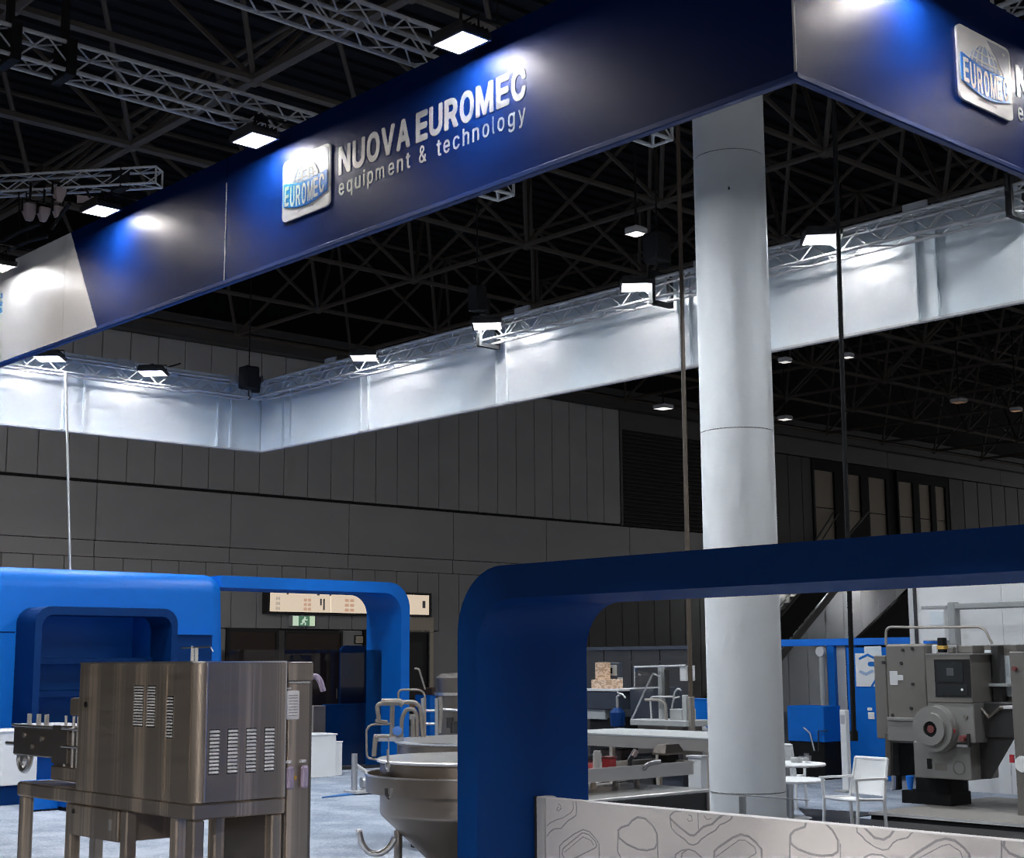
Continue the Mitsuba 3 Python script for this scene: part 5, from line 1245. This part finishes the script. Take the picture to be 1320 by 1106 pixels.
part(t, 'panel', box(XB - 0.3, XB - 0.24, l2[1], h2[1], 0, h2[2] - 0.02, 0.004), 'blue')
part(t, 'sheet', px_box(1103, 842, 1132, 885, XB - 0.31, 0.01, 0), 'white')
part(t, 'sheet', px_box(1114, 833, 1136, 845, XB - 0.31, 0.01, 0), 'white_cool')
q = lambda a, c_: tuple(at(a, c_, X=XB - .32)[1:])
part(t, 'print', prism(LineString([q(1108, 849), (q(1118, 844)), q(1126, 848)]).buffer(0.02), 'X', XB - 0.316, 0.004), 'logo_blue')
part(t, 'print', prism(LineString([q(1109, 866), q(1116, 869), q(1124, 865)]).buffer(0.025), 'X', XB - 0.316, 0.004), 'logo_pale')
part(t, 'print', prism(LineString([q(1121, 856), q(1125, 856)]).buffer(0.04), 'X', XB - 0.316, 0.004), 'logo_blue')
part(t, 'print', prism(LineString([q(1131, 862), q(1129, 876), q(1124, 884)]).buffer(0.02), 'X', XB - 0.316, 0.004), 'logo_blue')
part(t, 'label', px_box(1119, 918, 1127, 927, XB - 0.31, 0.01, 0), 'white')
part(t, 'label', px_box(1118, 912, 1124, 916, XB - 0.31, 0.01, 0), 'white')
for lab, x0, y0, x1, y1, m in (('tall thin white roll-up stand left of the poster panel', 1083, 915, 1091, 977, 'white'),):
    t = thing('info_stand', lab, 'stand')
    l2, h2 = dims(px_box(x0, y0, x1, y1, 19.6, 0.1))
    part(t, 'blade', box(19.6, 19.7, l2[1], h2[1], 0.03, h2[2], 0.01), m)
    part(t, 'print', box(19.596, 19.6, l2[1] + 0.02, h2[1] - 0.02, h2[2] - 0.22, h2[2] - 0.08), 'ink_pale')
    part(t, 'foot', box(19.45, 19.85, l2[1] - 0.05, h2[1] + 0.05, 0, 0.03), 'grey_frame')
t = thing('blue_cabinet', 'wide blue cabinet front behind the round tables', 'cabinet')
l2, h2 = dims(px_box(1015, 910, 1062, 956, XB - 0.9, 0.5))
part(t, 'body', box(XB - 0.9, XB - 0.4, l2[1], h2[1], l2[2], h2[2], 0.01), 'blue')
part(t, 'base', box(XB - 0.88, XB - 0.42, l2[1] + 0.02, h2[1] - 0.02, 0, l2[2]), 'black')
part(t, 'wire_stand', pipe([at(a, c_, X=XB - 0.95) for a, c_ in ((1036, 938), (1044, 945), (1050, 968))], 0.015, 6), 'alu')
part(t, 'wire_stand', pipe([at(a, c_, X=XB - 0.95) for a, c_ in ((1055, 968), (1055, 942), (1066, 942))], 0.012, 6), 'charcoal')
t = thing('slim_mast', 'slim grey mast with a round lamp head behind the blue cabinet', 'mast')
q = at(1059, 840, X=XB - 0.15)
part(t, 'pole', rod((q[0], q[1], 0), (q[0], q[1], q[2]), 0.05, 12), 'grey_frame')
part(t, 'head', rod(q + [-0.06, 0, 0], q + [0.02, 0, 0], 0.09, 18), 'alu_pale')
part(t, 'foot', rod((q[0], q[1], 0), (q[0], q[1], 0.03), 0.14, 18), 'charcoal')

t = thing('booth_wall', 'white booth wall behind the big grey machine at the right edge', 'wall panel')
XW = 21.0
lo, hi = dims(px_box(1183, 752, 1340, 1000, XW, 0.1))
WT = at(1183, 752, X=XW)[2] + 0.6
WY0 = at(1183, 800, X=XW)[1]
for i in range(4):
    part(t, 'panel', box(XW, XW + 0.1, WY0 - 1.5 * (i + 1) + 0.006, WY0 - 1.5 * i, 0, WT), 'white')
part(t, 'edge_post', box(XW - 0.03, XW + 0.12, WY0, WY0 + 0.05, 0, WT), 'charcoal')
part(t, 'edge_post', box(XW - 0.03, XW + 0.12, WY0 + 0.05, WY0 + 0.14, 0, WT), 'alu_pale')
part(t, 'blue_skirt', px_box(1190, 822, 1218, 830, XW - 0.02, 0.02, 0), 'blue_bright', label='short blue band')
fr = []
t = thing('tube_gantry', 'thick grey square tube frame standing in front of the white booth wall', 'frame')
part(t, 'top_bar', px_box(1229, 776, 1345, 784, XW - 0.9, 0.16, 0.02), 'grey_frame')
l3, h3 = dims(px_box(1222, 776, 1232, 850, XW - 0.9, 0.16))
part(t, 'upright', box(XW - 0.9, XW - 0.74, l3[1], h3[1], 0, h3[2], 0.02), 'grey_frame')
t = thing('wall_cabinet', 'small pale wall cabinet on the white booth wall beside the grey frame', 'cabinet')
part(t, 'body', px_box(1188, 782, 1218, 826, XW - 0.3, 0.3, 0.01), 'white')
part(t, 'glass_front', px_box(1199, 788, 1216, 806, XW - 0.31, 0.01, 0), 'white_cool')
part(t, 'shelf', px_box(1187, 781, 1219, 784, XW - 0.32, 0.32, 0), 'grey_panel')

# staircase along the back wall behind
t = thing('staircase', 'dark steel staircase rising to the right along the hall wall', 'staircase')
SY = 35.2
def q(px, py): v = at(px, py, Y=SY); return (v[0], v[2])
a0, a1 = q(1000, 862), q(1095, 745)
d = (a1[1] - a0[1]) / (a1[0] - a0[0])
def line(x): return a0[1] + d * (x - a0[0])
x0, x1 = a0[0] - (a0[1]) / d, a1[0] + 1.5
part(t, 'stringer', prism(Polygon([(x0, line(x0)), (x1, line(x1)), (x1, line(x1) + 0.45), (x0 - 0.3, 0.0)]), 'Y', SY, 0.12), 'wall_mid')
part(t, 'stringer', prism(Polygon([(x0, line(x0)), (x1, line(x1)), (x1, line(x1) + 0.45), (x0 - 0.3, 0.0)]), 'Y', SY + 1.9, 0.12), 'wall_dark')
part(t, 'balustrade', prism(Polygon([(x0, line(x0) + 0.45), (x1, line(x1) + 0.45), (x1, line(x1) + 1.65), (x0, line(x0) + 1.65)]), 'Y', SY + 0.03, 0.05), 'black')
part(t, 'handrail', rod((x0, SY - 0.02, line(x0) + 1.72), (x1, SY - 0.02, line(x1) + 1.72), 0.05, 8), 'wall_mid')
n = 24
for i in range(n):
    x = x0 + (x1 - x0) * i / n
    part(t, 'tread', box(x, x + (x1 - x0) / n + 0.05, SY + 0.12, SY + 1.9, line(x) + 0.28, line(x) + 0.34), 'charcoal')
t = thing('stair_wall', 'light grey panelled wall below the staircase', 'wall panel')
SY2 = 37.4
px0, px1 = at(990, 850, Y=SY2)[0], at(1200, 850, Y=SY2)[0]
nn = 9
for i in range(nn):
    x = px0 + (px1 - px0) * i / nn
    part(t, 'panel', box(x + 0.02, x + (px1 - px0) / nn - 0.02, SY2, SY2 + 0.1, 0, 6.0), 'grey_panel')
for n, px in (('left', 1045), ('right', 1130)):
    e_ = at(px, 735, Y=36.2)
    flood(f'floodlight added over the grey panelled wall under the stairs, {n} one', (e_[0], 36.2, 5.55), (0.0, 0.45, -0.9), 210.0, COOL, 0.2, 'floodlights added over the stair wall', (0.5, 0.4), bar=(e_[0], 37.38, 5.75), weight=0.5)  # unseen lamps added to brighten the panels below the stairs
t = thing('floor_mat', 'charcoal floor mat under the white armchairs in front of the platform', 'mat')
m0, m1, m2 = at(1030, 1043, Z=0), at(1142, 1049, Z=0), at(1330, 1062, Z=0)
solid(t, prism(Polygon([m0[:2], m1[:2], (PXF - 0.02, m1[1]), (PXF - 0.02, 4.2), (12.2, 4.2), (12.2, 8.5)]), 'Z', 0.0, 0.012), 'charcoal')
t = thing('stair_flank', 'black triangular stair flank against the light grey wall', 'staircase')
SY3 = 34.6
v = [at(a, c_, Y=SY3) for a, c_ in ((1090, 838), (1190, 742), (1190, 838))]
part(t, 'flank', prism(Polygon([(p[0], p[2]) for p in v]), 'Y', SY3, 0.15), 'black')
part(t, 'post', box(v[2][0] - 0.3, v[2][0], SY3, SY3 + 0.15, 0, v[2][2]), 'black')
part(t, 'post', box(v[0][0] + 0.4, v[0][0] + 0.6, SY3, SY3 + 0.15, 0, v[0][2] + 0.2), 'black')
for i, (x0_, y0_, x1_, y1_) in enumerate(((1050, 690, 1075, 660),)):
    t = thing('stair_rail', 'thin pale handrail in front of the left upper window', 'handrail')
    solid(t, cat([rod(at(x0_ - 8, y0_ + 22, Y=38.0), at(x1_, y1_, Y=38.0), 0.035, 6), rod(at(x0_, y0_ + 22, Y=38.0), at(x1_ + 6, y1_ + 2, Y=38.0), 0.03, 6)]), 'wall_mid')
